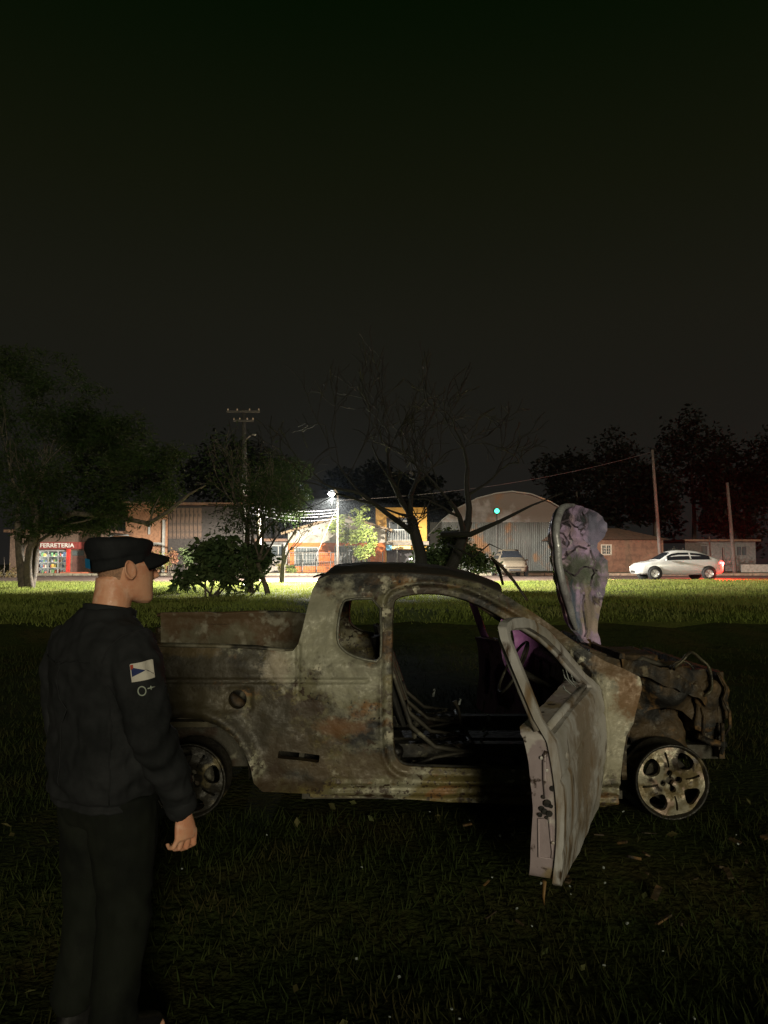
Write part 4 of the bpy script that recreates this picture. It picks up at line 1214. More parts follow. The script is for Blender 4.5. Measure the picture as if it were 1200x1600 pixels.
# low grey houses at the right
Yr = 62.0
RH = empty('low_house', (X(1120, Yr), Yr, gb), 'low dark grey house with a black doorway behind the white car tail', 'house')
ro = [(X(1095, Yr), X(1105, Yr), gb - .1, Z(853, Yr)), (X(1150, Yr), X(1166, Yr), Z(868, Yr), Z(854, Yr))]
V, F = facade(X(1070, Yr), X(1180, Yr), gb - .2, Z(846, Yr), Yr, ro)
mesh_obj('wall', V, F, GREY_M, RH)
MB().bx(*ro[0][:2], Yr + .16, Yr + .2, ro[0][2], ro[0][3]).build('door', plain('black door', (.02, .02, .02), .6), RH)
window(RH, *ro[1], Yr, GREY_M, PANE_M, 2)
MB().bx(X(1066, Yr), X(1184, Yr), Yr - .5, Yr + 7, Z(846, Yr), Z(843, Yr)).build('roof', TILE_M, RH)
GWALL = tag(MB().bx(X(1158, 57), X(1290, 57), 57, 57.2, gb - .1, Z(882, 57)).build('garden_wall', plain('pale block wall', (.30, .28, .25), .9)), 'low pale garden wall at the right edge of the street', 'wall')

# shop at the left
Yp = 50.8
SP = empty('hardware_shop', (X(90, Yp), Yp, .58), 'small lit shop with dark red fascia, lettering and a crowded window', 'shop')
SHOPR_M = plain('dark red shop paint', (.20, .035, .03), .5); REDC_M = plain('bright red column paint', (.50, .04, .03), .4)
sw_ = (X(60, Yp), X(105.5, Yp), Z(905, Yp), Z(861, Yp)); sd = (X(112.5, Yp), X(132, Yp), Z(908, Yp), Z(860, Yp))
xa, xb_ = X(16, Yp), X(170, Yp)
V, F = facade(xa, xb_, .3, Z(832, Yp), Yp, [sw_, sd], .2)
mesh_obj('wall', V, F, plain('dark brown brickwork', (.11, .07, .05), .85), SP)
mb = MB().bx(xa, xb_, Yp + 3.8, Yp + 4.0, .5, Z(832, Yp)).bx(xa, xb_, Yp + .2, Yp + 4, Z(845, Yp), Z(843, Yp)).bx(sw_[0] - .6, sw_[0] - .5, Yp + .21, Yp + 3.8, .5, Z(845, Yp)).bx(sd[0] - .12, sd[0] - .02, Yp + .21, Yp + 3.8, .5, Z(845, Yp))
mb.build('inner_walls', plain('shop interior', (.42, .42, .40), .8), SP)
MB().bx(X(62, Yp), X(150, Yp), Yp - .18, Yp - .02, Z(858, Yp), Z(847, Yp)).build('fascia', SHOPR_M, SP)
MB().bx(X(106.2, Yp), X(111.2, Yp), Yp - .2, Yp - .01, .55, Z(858, Yp)).build('red_column', REDC_M, SP)
mb = MB().bx(sw_[0] - .05, sw_[1], Yp - .08, Yp - .005, sw_[3] - .02, sw_[3] + .06).bx(sw_[0] - .05, sw_[1], Yp - .10, Yp - .005, sw_[2] - .06, sw_[2] + .02)
for f in (0, .36, .70): mb.bx(sw_[0] + (sw_[1] - sw_[0]) * f - .03, sw_[0] + (sw_[1] - sw_[0]) * f + .03, Yp - .06, Yp + .02, sw_[2] + .02, sw_[3] - .02)
mb.build('window_frame', plain('grey aluminium', (.4, .4, .4), .4, .4), SP)
MB().bx(sd[0], sd[1], Yp + .1, Yp + .16, sd[2], sd[3] - .35).build('door', plain('brown door', (.10, .05, .04), .6), SP)
MB().bx(sd[0], sd[1], Yp + .1, Yp + .16, sd[3] - .34, sd[3]).build('door_fanlight', PANE2_M, SP)
MB().bx(X(107, Yp), X(150, Yp), Yp - 1.2, Yp - .25, .56, .68).build('step', plain('red step', (.36, .10, .05), .7), SP)
shelf_m = [plain('goods %d' % i, c, .5, bump=0) for i, c in enumerate([(.6, .6, .58), (.5, .10, .05), (.6, .42, .10), (.12, .18, .32), (.15, .30, .14), (.28, .28, .30), (.55, .50, .40)])]
nsh = 5
for r_ in range(nsh):
    zz = sw_[2] + (sw_[3] - sw_[2]) * r_ / nsh + .02
    MB().bx(sw_[0] - .3, sw_[1] + .1, Yp + .45, Yp + .95, zz - .03, zz).build('shelf', shelf_m[0], SP)
    x = sw_[0] - .2
    while x < sw_[1]:
        w_ = rng.uniform(.06, .20); h_ = rng.uniform(.10, .29)
        mm = shelf_m[rng.integers(0, 7)]
        if rng.random() < .5:
            gd = MB().bx(x, x + w_, Yp + .55, Yp + .55 + w_, zz + .002, zz + h_).build('goods_box', mm)
        else:
            gd = MB().lathe([(0, 0), (w_ / 2, 0), (w_ / 2, h_ * .7), (w_ * .2, h_ * .85), (w_ * .2, h_), (0, h_)], (x + w_ / 2, Yp + .62, zz + .002), 'Z', 10).build('goods_can', mm)
        tag(gd, 'small item of goods on a shelf inside the lit shop window', 'goods', 'goods in the shop window')
        x += w_ + rng.uniform(.01, .07)
def text_obj(s, size, loc, mat, parent, name, rot=(math.pi / 2, 0, 0), ext=.01, sx_=1.0):
    cu = bpy.data.curves.new(name, 'FONT'); cu.body = s; cu.size = size; cu.extrude = ext; cu.align_x = 'CENTER'; cu.align_y = 'CENTER'
    cu.offset = size * .012
    to = bpy.data.objects.new(name, cu); C.objects.link(to)
    bpy.context.view_layer.update()
    me = bpy.data.meshes.new_from_object(to.evaluated_get(bpy.context.evaluated_depsgraph_get()))
    bpy.data.objects.remove(to, do_unlink=True)
    o_ = bpy.data.objects.new(name, me); C.objects.link(o_)
    me.materials.clear(); me.materials.append(mat)
    o_.rotation_euler = rot; o_.scale = (sx_, 1, 1)
    o_.parent = parent; o_.location = Vector(loc) - (origin_of(parent) if parent else Vector())
    return o_
text_obj('FERRETERIA', .40, (X(91.5, Yp), Yp - .20, Z(852.5, Yp)), plain('pale letters', (.62, .60, .56), .6), SP, 'lettering', sx_=1.06)
MB().bx(xa - .2, xb_ + .2, Yp - .5, Yp + 4.2, Z(832, Yp), Z(828, Yp)).build('roof', TILE_M, SP)
l2 = bpy.data.lights.new('shop_light', 'AREA'); l2.energy = 120; l2.size = 1.6; l2.color = (.95, 1.0, .95)
l2o = bpy.data.objects.new('shop_light', l2); C.objects.link(l2o); l2o.parent = SP; l2o.location = Vector(((sw_[0] + sw_[1]) / 2, Yp + .75, Z(846, Yp) - .15)) - SP.location
MB().bx((sw_[0] + sw_[1]) / 2 - .8, (sw_[0] + sw_[1]) / 2 + .8, Yp + .72, Yp + .78, Z(846, Yp) - .10, Z(846, Yp) - .05).build('lamp_tube', emit('shop tube', (.95, 1, .95), 6), SP)

# brick two-storey with white trim and the dark slatted front beside it
Yk = 55.5
KH = empty('brick_block', (X(238, Yk), Yk, gb), 'two-storey brown brick house with white trim behind the cap', 'house')
a, b_ = X(196, Yk), X(262, Yk)
ko = [(X(204, Yk), X(216, Yk), Z(862, Yk), Z(842, Yk))]
V, F = facade(a, b_, gb - .2, Z(788, Yk), Yk, ko)
mesh_obj('wall', V, F, plain('brown brick', (.26, .13, .07), .9, bump=.5), KH)
window(KH, *ko[0], Yk, WHITE_M, PANE_M, 2)
mb = MB().bx(X(255, Yk), X(258.5, Yk), Yk - .25, Yk - .03, gb, Z(812, Yk)).bx(X(232, Yk), X(235, Yk), Yk - .12, Yk - .03, Z(835, Yk), Z(818, Yk))
mb.build('white_upright', WHITE_M, KH)
MB().bx(X(228, Yk), X(254.5, Yk), Yk - .5, Yk - .03, Z(852, Yk), Z(848, Yk)).build('white_ledge', WHITE_M, KH)
MB().bx(a - .3, b_ + .2, Yk - .5, Yk + 6, Z(788, Yk), Z(784, Yk)).build('roof', TILE_M, KH)
Yd = 57.0
DH = empty('slatted_house', (X(285, Yd), Yd, gb), 'dark house front of vertical wooden slats behind the left trees', 'house')
MB().bx(X(263, Yd), X(405, Yd), Yd, Yd + 6, gb - .2, Z(790, Yd)).build('wall', plain('dark wall', (.05, .042, .038), .9), DH)
s0 = MB().bx(-.13, .13, -.06, -.01, 0, Z(794, Yd) - Z(842, Yd)).build('slat', layered('brown board', (.13, .085, .06), [((.07, .05, .04), 5, .45, .6)], rough=.85), DH, local=True)
for i in range(8):
    s_ = s0 if i == 0 else s0.copy()
    if i: C.objects.link(s_); s_.parent = DH
    s_.location = (X(266 + i * 6.6, Yd) - DH.location.x, 0, Z(842, Yd) - gb)
MB().bx(X(262, Yd), X(406, Yd), Yd - .6, Yd + 6.2, Z(790, Yd), Z(786, Yd)).build('roof', TILE_M, DH)
# bits seen between cap and shrub: pale pots and a small palm handled with the plants

# ------------------------------------------------------------------ cars
TYRE_M = plain('tyre rubber', (.018, .018, .018), .8); RIMC_M = plain('car rim', (.35, .35, .36), .35, .5)
CGL_M = glass('car glass', (.012, .014, .018), .05)
LAMP_M = emit('headlamp', (1.0, .80, .50), 14); TAIL_M = emit('tail lamp', (1.0, .03, .03), 30); TAIL0_M = plain('tail lens', (.25, .01, .01), .2, bump=0)
def car(name, loc, rz, paint, label, lights, tall=1.0):
    root = empty(name, loc, label, 'car', None, rz)
    st = [(-2.16, .42, .72, .74, .62), (-2.12, .34, .86, .88, .74), (-1.95, .28, .97, 1.00, .81), (-1.70, .25, .985, 1.10, .835), (-1.35, .24, .985, 1.27, .845), (-.95, .24, .975, 1.40, .85), (-.4, .24, .965, 1.46, .855), (.1, .24, .955, 1.455, .855),
          (.45, .24, .945, 1.38, .855), (.80, .24, .935, 1.18, .85), (1.05, .24, .925, 1.00, .845), (1.15, .24, .90, .955, .84), (1.55, .25, .84, .90, .82), (1.90, .26, .75, .82, .77), (2.10, .28, .62, .70, .68), (2.17, .36, .54, .58, .56)]
    def prof(x):
        xs = [s[0] for s in st]
        zb, be, zt_, w = [np.interp(x, xs, [s[k] for s in st]) for k in (1, 2, 3, 4)]
        if tall != 1: be, zt_ = be * (1 + (tall - 1) * .6), zt_ * tall
        ti = max(0.0, zt_ - be)
        half = [(0, zb), (.55 * w, zb), (.86 * w, zb + .02), (.97 * w, zb + .10), (w, .52 * tall), (w, .66 * tall if be > .68 else be * .95), (.985 * w, be - .04), (.955 * w, be), (.955 * w - ti * .28, be + ti * .5), (.955 * w - ti * .52 - .01, be + ti * .86), (.62 * w, zt_ - .012 * 0 + .0), (.30 * w, zt_ + .012), (0, zt_ + .016)]
        return half
    xs = np.r_[np.linspace(-2.16, -1.9, 5), np.linspace(-1.8, 1.9, 44), np.linspace(1.95, 2.17, 6)]
    V = []; F = []
    H = len(prof(0)); n = 2 * H - 2
    for x in xs:
        h = prof(x)
        ring = h + [(-a, b_) for a, b_ in h[-2:0:-1]]
        V += [(x, a, b_) for a, b_ in ring]
    for i in range(len(xs) - 1):
        for k in range(n):
            k2 = (k + 1) % n
            F.append((i * n + k, i * n + k2, (i + 1) * n + k2, (i + 1) * n + k))
    F.append(tuple(range(n - 1, -1, -1))); F.append(tuple((len(xs) - 1) * n + k for k in range(n)))
    mesh_obj('body', V, F, paint, root, True, local=True)
    def side_glass(xa, xb_, sgn, f0, f1, nm='side_window', cut=None):
        V = []; F = []
        q = np.linspace(xa, xb_, 12)
        for x in q:
            h = prof(x)
            A, B = np.array(h[7]), np.array(h[9]); 
            lo_, hi_ = A + (B - A) * f0, A + (B - A) * f1
            V += [(x, sgn * (lo_[0] + .012), lo_[1] + .01), (x, sgn * (hi_[0] + .012), hi_[1])]
        for i in range(len(q) - 1): F.append((2 * i, 2 * i + 2, 2 * i + 3, 2 * i + 1))
        mesh_obj(nm, V, F, CGL_M, root, True, local=True)
    for sgn in (-1, 1):
        side_glass(-.42, .70, sgn, .06, .92); side_glass(-1.42, -.50, sgn, .06, .92)
    # windscreen and rear screen
    for (xa, xb_) in ((.50, 1.06), (-1.62, -1.0)):
        V = []; F = []
        q = np.linspace(xa, xb_, 8)
        for x in q:
            h = prof(x); w_ = h[9][0] * .93; zt_ = h[12][1]
            for t in np.linspace(-1, 1, 9):
                zz = np.interp(abs(t) * w_, [p[0] for p in h[:8:-1]], [p[1] for p in h[:8:-1]])
                V.append((x, t * w_, zz + .014))
        for i in range(7):
            for j in range(8): F.append((i * 9 + j, (i + 1) * 9 + j, (i + 1) * 9 + j + 1, i * 9 + j + 1))
        mesh_obj('windscreen' if xa > 0 else 'rear_screen', V, F, CGL_M, root, True, local=True)
    for sx_ in (-1.33, 1.36):
        for sgn in (-1, 1):
            w = bpy.data.objects.new('wheel', None); C.objects.link(w); w.parent = root; w.location = (sx_, sgn * .80, .315)
            MB().lathe([(.20, -.09), (.30, -.10), (.318, -.07), (.318, .07), (.30, .10), (.20, .09)], (0, 0, 0), 'Y', 26).build('tyre', TYRE_M, w, True, local=True)
            mb = MB().lathe([(0, sgn * .06), (.05, sgn * .075), (.06, sgn * .05), (.19, sgn * .06), (.205, sgn * .085)], (0, 0, 0), 'Y', 26)
            for k in range(5):
                an = k * 2 * math.pi / 5
                mb.box((.12 * math.cos(an), sgn * .07, .12 * math.sin(an)), (.15, .02, .04), 0, 0, -an)
            mb.build('rim', RIMC_M, w, False, local=True)
            MB().lathe([(.33, sgn * .045), (.375, sgn * .062), (.335, sgn * .062), (.0, sgn * .03)], (sx_, sgn * .80, .33), 'Y', 26).build('wheel_arch', TYRE_M, root, True, local=True)
    for sgn in (-1, 1):
        m = bpy.data.objects.new('mirror', None)
        mb = MB()
        mb.rings([[(.80 + .05 * math.cos(a) * s, sgn * (.86 + .09 * t), .99 + .05 * math.sin(a) * s) for a in np.linspace(0, 2 * math.pi, 11)[:-1]] for t, s in ((0, .4), (.3, 1), (1.4, 1), (1.8, .6))])
        mb.build('mirror', paint, root, True, local=True)
        MB().rings([[(x, sgn * (y0 + w_ * math.cos(a)), z0 + h_ * math.sin(a)) for a in np.linspace(0, 2 * math.pi, 13)[:-1]] for x, y0, w_, z0, h_ in ((1.86, .64, .15, .66, .07), (2.08, .56, .10, .62, .06), (2.16, .50, .03, .60, .03))]).build('headlight', LAMP_M if lights else RIMC_M, root, True, local=True)
        MB().rings([[(x, sgn * (y0 + w_ * math.cos(a)), z0 + h_ * math.sin(a)) for a in np.linspace(0, 2 * math.pi, 13)[:-1]] for x, y0, w_, z0, h_ in ((-1.90, .72, .13, .84, .07), (-2.13, .66, .12, .82, .08), (-2.17, .62, .05, .82, .04))]).build('tail_light', TAIL_M if lights else TAIL0_M, root, True, local=True)
        for (xa, xb_) in ((-.52, -.36), (.14, .30)):
            MB().bx(xa, xb_, sgn * .862, sgn * .872, .80, .825).build('door_handle', paint, root, local=True)
    MB().bx(2.10, 2.19, -.34, .34, .34, .46).build('grille', TYRE_M, root, local=True)
    MB().bx(-2.185, -2.14, -.26, .26, .56, .67).build('number_plate', WHITE_M, root, local=True)
    return root
cl = pix(1056, 905, 39.2)
PAINT_W = plain('white car paint', (.50, .50, .50), .25, var=.06, bump=0)
WC = car('parked_car', (cl.x, 39.2, .478), R(180), PAINT_W, 'white hatchback on the road with its red tail light glowing', True)
# roof sign-like pale hump behind the car is a bush; the lamp light of the car
for sgn in (-1, 1):
    dl = bpy.data.lights.new('tail_light_glow', 'POINT'); dl.energy = 1400; dl.color = (1, .03, .02); dl.shadow_soft_size = .05
    do = bpy.data.objects.new('tail_light_glow', dl); C.objects.link(do); do.parent = WC; do.location = (-2.5, sgn * .66, .80)
    dl = bpy.data.lights.new('headlight_beam', 'SPOT'); dl.energy = 1800; dl.color = (1, .62, .32); dl.spot_size = R(80); dl.spot_blend = .8
    do = bpy.data.objects.new('headlight_beam', dl); C.objects.link(do); do.parent = WC; do.location = (2.25, sgn * .56, .62)
    do.rotation_euler = (Vector((1, 0, -.16))).to_track_quat('-Z', 'Y').to_euler()
pc = pix(786, 889, 50.0)
car('parked_car', (pc.x, 47.6, .478), R(-90), plain('beige car paint', (.11, .093, .07), .3, var=.1, bump=0), 'beige car parked nose-on beside the metal shed, seen past the roof', False, 1.12)
# ------------------------------------------------------------------ trees and plants
def leaf_cloud(P, size, asp=.45, droop=0.0, seed=1):
    r_ = np.random.default_rng(seed)
    n = len(P)
    d = r_.normal(size=(n, 3)); d[:, 2] = d[:, 2] * .6 - droop
    d /= np.linalg.norm(d, axis=1, keepdims=True)
    u = r_.normal(size=(n, 3)); s = np.cross(d, u); s /= np.linalg.norm(s, axis=1, keepdims=True)
    L = (size * r_.uniform(.6, 1.35, n))[:, None]
    nn = np.cross(d, s)
    V = np.empty((n * 4, 3))
    V[0::4] = P; V[1::4] = P + d * L * .5 + s * L * asp * .5 + nn * L * .06; V[2::4] = P + d * L; V[3::4] = P + d * L * .5 - s * L * asp * .5 + nn * L * .06
    F = np.arange(n * 4).reshape(-1, 4)
    return V, F
def grow(mb, tips, p, d, ln, r_, depth, rn, spread=.6, up=.12, kids=(2, 3), shrink=.72, nseg=4, wob=.18, minr=.006):
    pts = [p.copy()]; rad = [r_]
    dd = d.copy()
    for i in range(nseg):
        dd = (dd + Vector((rn.normal(0, wob), rn.normal(0, wob), rn.normal(0, wob) + up * .5))).normalized()
        p = p + dd * (ln / nseg)
        pts.append(p.copy()); rad.append(max(minr, r_ * (1 - .38 * (i + 1) / nseg)))
        if depth <= 2: tips.append((p.copy(), depth))
    mb.tube(pts, rad, 8 if depth > 3 else (5 if depth > 1 else 3), cap=False)
    if depth == 0:
        tips.append((p, 0)); return
    k = rn.integers(kids[0], kids[1] + 1)
    for j in range(k):
        t = rn.uniform(.45, 1.0) if j else 1.0
        idx = min(len(pts) - 1, max(1, int(round(t * nseg))))
        ax = Vector(rn.normal(size=3)).normalized()
        nd = (dd + ax * spread * rn.uniform(.6, 1.4) + Vector((0, 0, up))).normalized()
        grow(mb, tips, pts[idx], nd, ln * shrink * rn.uniform(.75, 1.2), max(minr, rad[idx] * (.78 if j == 0 else .58)), depth - 1, rn, spread, up, kids, shrink, nseg, wob, minr)
BARK_M = layered('dark bark', (.075, .058, .042), [((.04, .032, .025), 6, .45, .6), ((.12, .10, .08), 14, .56, .7)], rough=.95, bump=.9, bscale=22, bdist=.02)
BARK_B = layered('silhouette-black bark', (.006, .005, .004), [((.004, .003, .002), 6, .45, .6)], rough=.9, bump=.6, bscale=22, bdist=.02)  # unlit silhouette put into the colour, far darker than real bark
def leaf_mat(name, col, col2, rough=.55):
    m = layered(name, col, [(col2, 1.3, .42, .6), (tuple(c * .55 for c in col), 4, .52, .66)], rough=rough, bump=0, spec=.12, transl=.3)
    bs = m.node_tree.nodes['Principled BSDF']
    return m
LEAF_D = leaf_mat('dark needle foliage', (.018, .034, .009), (.026, .037, .011))
LEAF_M = leaf_mat('broad dark leaves', (.040, .065, .025), (.06, .08, .03), .4)
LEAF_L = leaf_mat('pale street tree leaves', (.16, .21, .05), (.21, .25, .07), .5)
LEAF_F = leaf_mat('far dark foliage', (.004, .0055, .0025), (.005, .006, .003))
def tree(name, base, stems, label, leafm, leaf_n, leaf_s, seed, depth=5, ln=2.2, r0=.22, spread=.6, up=.12, group=None, shrink=.74, kids=(2, 3), cloud=.45, droop=.2, asp=.35, crown_name='crown', minr=.008, wob=.18, lowcut=None, bark=None):
    rn = np.random.default_rng(seed)
    root = empty(name, base, label, 'tree', group)
    mb = MB(); tips = []
    for (off, d, l_) in stems:
        grow(mb, tips, Vector(base) + Vector(off) - Vector((0, 0, .1)), Vector(d).normalized(), ln * l_, r0 * l_, depth, rn, spread, up, kids, shrink, 4, wob, minr)
    mb.build('trunk', bark or BARK_M, root, True)
    if leaf_n:
        T_ = np.array([t[0][:] for t in tips])
        ix = rn.integers(0, len(T_), leaf_n)
        P = T_[ix] + rn.normal(size=(leaf_n, 3)) * cloud
        if lowcut is not None: P = P[P[:, 2] > lowcut]
        V, F = leaf_cloud(P, leaf_s, asp, droop, seed + 1)
        mesh_obj(crown_name, V, F, leafm, root)
    return root, tips
def crown_fill(root, blobs, n, size, mat, seed, asp=.35, droop=.3, inner=.0, cutoff=-.2):
    """leaves spread over irregular clumps: blobs (centre, radii)"""
    rn = np.random.default_rng(seed)
    Ps = []
    w = np.array([b[1][0] * b[1][1] + b[1][1] * b[1][2] for b in blobs]); w = w / w.sum()
    for b, f in zip(blobs, w):
        k = int(n * f)
        d = rn.normal(size=(k, 3)); d /= np.linalg.norm(d, axis=1, keepdims=True)
        r_ = (inner + (1 - inner) * rn.random(k) ** .45)[:, None]
        P = d * r_ * np.array(b[1])
        lump_ = np.array([noise.noise(tuple(q * 2.2 + np.array(b[0]))) for q in d])
        P = P * (1 + .35 * lump_)[:, None]
        Ps.append(P + np.array(b[0]))
    P = np.vstack(Ps)
    gap = np.array([noise.noise(tuple(q * .9)) for q in P])
    P = P[gap > cutoff]
    V, F = leaf_cloud(P, size, asp, droop, seed + 5)
    return mesh_obj('crown', V, F, mat, root)

# big dark tree at the left: several stems, heavy crown hanging low
b = pix(45, 920, 27.5)
bz = ground_z(b.x, 27.5)
LT, tips = tree('large_tree', (b.x, 27.5, bz), [((0, 0, 0), (.10, 0, 1), 1.0), ((-.22, .1, 0), (-.24, .1, 1), .95), ((.10, -.1, 0), (-.02, -.2, 1), .85)],
    'large dark leafy tree with several stems at the left edge', LEAF_D, 0, .2, 11, depth=4, ln=2.6, r0=.20, spread=.55, up=.10)
bl = []
for (px_, py_, dy, rx, rz_) in [(60, 600, 0, 1.9, 1.3), (-20, 640, .5, 2.0, 1.6), (120, 650, -.5, 1.9, 1.4), (30, 700, .3, 2.3, 1.5), (170, 700, .2, 1.7, 1.3), (225, 740, -.4, 1.4, 1.0), (100, 760, -.8, 2.0, 1.1), (200, 790, -.2, 1.5, .8), (0, 780, .2, 1.8, 1.1),
                            (150, 815, .6, 1.5, .55), (60, 825, -.4, 1.3, .45), (250, 770, .5, 1.0, .7), (210, 650, .2, 1.0, .8), (270, 700, -.3, .8, .6), (10, 565, .4, 1.2, .7), (90, 815, .5, 1.2, .5)]:
    c = pix(px_, py_, 27.5 + dy * 2)
    bl.append(((c.x, c.y, c.z), (rx, rx * .9, rz_)))
crown_fill(LT, bl, 50000, .20, LEAF_D, 21, .22, .5, 0, -.04)
# its long low limb at the right
mb = MB().tube([pix(55, 822, 27.4), pix(115, 802, 27.2), pix(180, 808, 27.1), pix(232, 818, 27), pix(262, 800, 26.9), pix(296, 772, 26.8), pix(322, 758, 26.8)], [.10, .10, .09, .08, .065, .045, .02], 7)
mb.tube([pix(232, 823, 27), pix(240, 795, 27), pix(250, 775, 27)], [.05, .035, .015], 5)
mb.build('limb', BARK_M, LT, True)

# bare tree in the middle
b = pix(655, 900, 25)
BT, _ = tree('bare_tree', (pix(664, 900, 25).x, 25.0, ground_z(b.x, 25)), [((0, 0, 0), (-.03, 0, 1), 1.0), ((.62, .2, 0), (.14, .05, 1), .95)],
    'leafless spreading tree standing behind the burnt cab', None, 0, .1, 35, depth=6, ln=2.65, r0=.25, spread=.72, up=.06, shrink=.785, kids=(2, 3), minr=.016, wob=.14, bark=BARK_B)
mb = MB()
mb.tube([pix(690, 835, 25.0), pix(735, 835, 24.5), pix(780, 815, 24.0), pix(830, 790, 23.8), pix(880, 770, 23.5)], [.11, .09, .06, .035, .012], 6)
mb.tube([pix(700, 850, 24.8), pix(740, 870, 24.0), pix(765, 850, 23.6), pix(790, 862, 23.4)], [.05, .03, .02, .008], 5)
mb.tube([pix(645, 810, 25.0), pix(615, 800, 24.7), pix(590, 790, 24.4), pix(565, 792, 24.2)], [.05, .035, .02, .008], 5)
mb.build('limb', BARK_B, BT, True)
# thin trees at the left middle, around the pole
b = pix(392, 935, 24)
S1, _ = tree('slender_tree', (b.x, 24.0, ground_z(b.x, 24)), [((0, 0, 0), (.02, 0, 1), 1.0), ((-.1, .1, 0), (-.12, .1, 1), .8)], 'slender tree with sparse fine foliage left of the pole', LEAF_D, 2400, .14, 52, depth=5, ln=1.95, r0=.13, spread=.5, up=.12, cloud=.25, droop=.5, asp=.3, lowcut=2.3)
b = pix(420, 935, 22)
S2, _ = tree('slender_tree', (b.x, 22.0, ground_z(b.x, 22)), [((0, 0, 0), (-.16, .05, 1), 1.0)], 'thin dark trunk leaning left beside the bushy shrub', LEAF_D, 2000, .13, 61, depth=4, ln=1.5, r0=.085, spread=.5, up=.10, cloud=.22, droop=.8, asp=.25, lowcut=2.2)
c = [(pix(448, 790, 33), (1.1, 1.0, .7)), (pix(420, 770, 33), (1.0, .9, .8)), (pix(465, 770, 34), (.7, .7, .6)), (pix(450, 735, 33), (1.1, .9, .7))]
b = pix(440, 900, 33)
S3, _ = tree('weeping_tree', (b.x, 33.0, .47), [((0, 0, 0), (.05, 0, 1), 1.0)], 'dark weeping tree hanging before the grey house', LEAF_D, 0, .1, 71, depth=4, ln=1.6, r0=.12, spread=.55, up=.08)
crown_fill(S3, [((q[0].x, q[0].y, q[0].z), q[1]) for q in c], 6500, .20, LEAF_D, 72, .2, .9)
# reflective wrapped trunk: a wet trunk catching the lamp
b = pix(402, 905, 36.5)
mb = MB().tube([pix(404, 905, 36.5), pix(405, 860, 36.5), pix(404, 815, 36.5), pix(402, 765, 36.5)], [.13, .12, .10, .05], 8)
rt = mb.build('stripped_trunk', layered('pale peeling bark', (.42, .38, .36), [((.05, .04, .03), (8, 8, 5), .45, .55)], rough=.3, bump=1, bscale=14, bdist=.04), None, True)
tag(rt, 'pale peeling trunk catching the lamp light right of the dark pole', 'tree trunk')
# broad-leaved shrub
def shrub(name, base, blobs, n, size, mat, label, seed, stems=6, asp=.45, group=None, droop=.2):
    root = empty(name, base, label, 'shrub', group)
    rn = np.random.default_rng(seed)
    mb = MB()
    for i in range(stems):
        bb = blobs[i % len(blobs)]
        e_ = Vector(bb[0]) + Vector(rn.normal(size=3) * .25) * bb[1][0]
        s = Vector(base) + Vector((rn.normal(0, .12), rn.normal(0, .12), -.05))
        mb.tube([s, s.lerp(e_, .5) + Vector((rn.normal(0, .08), 0, .06)), e_], [.035, .025, .01], 5)
    mb.build('stem', BARK_M, root, True)
    crown_fill(root, blobs, n, size, mat, seed, asp, droop)
    return root
def bl_(L, Y): return [((pix(a, b_, Y + dy).x, Y + dy, pix(a, b_, Y + dy).z), (rx, rx, rz_)) for a, b_, dy, rx, rz_ in L]
b = pix(330, 938, 21)
shrub('broadleaf_shrub', (b.x, 21, ground_z(b.x, 21)), bl_([(300, 905, 0, .50, .35), (335, 890, .2, .55, .5), (365, 905, -.2, .45, .40), (325, 860, .3, .5, .4), (360, 860, 0, .5, .45), (385, 890, .1, .4, .45), (290, 915, -.2, .3, .2)], 21), 2600, .24, LEAF_M, 'dark bushy shrub with broad leaves below the pole', 81)
b = pix(395, 935, 22.5)
shrub('broadleaf_shrub', (b.x, 22.5, ground_z(b.x, 22.5)), bl_([(395, 900, 0, .35, .5), (410, 870, 0, .35, .4), (385, 850, .2, .4, .4)], 22.5), 1300, .2, LEAF_M, 'narrow dark shrub at the foot of the leaning trunk', 82)
b = pix(705, 905, 26)
shrub('dense_shrub', (b.x, 26, ground_z(b.x, 26)), bl_([(680, 870, 0, .7, .5), (715, 860, 0, .75, .55), (745, 875, -.2, .6, .4), (660, 880, .3, .5, .4), (700, 838, .2, .5, .35), (765, 885, 0, .4, .3), (735, 842, 0, .35, .3)], 26), 5200, .17, LEAF_M, 'dense dark shrub behind the cab roof, under the bare tree', 83, 8)
# lit street tree beside the lamp
b = pix(552, 890, 47)
ST, _ = tree('street_tree', (pix(553, 890, 47).x, 47.6, .47), [((0, 0, 0), (-.02, 0, 1), 1.0)], 'small pale green street tree lit by the lamp before the orange house', LEAF_L, 0, .2, 91, depth=3, ln=1.3, r0=.09, spread=.6, up=.2)
crown_fill(ST, bl_([(535, 815, 0, .65, .5), (560, 808, .2, .6, .55), (575, 795, 0, .35, .35), (545, 838, 0, .8, .5), (572, 835, -.2, .6, .6), (520, 825, 0, .4, .3), (565, 862, 0, .5, .5), (580, 855, 0, .3, .6)], 47.0), 2900, .22, LEAF_L, 92, .5, .3)
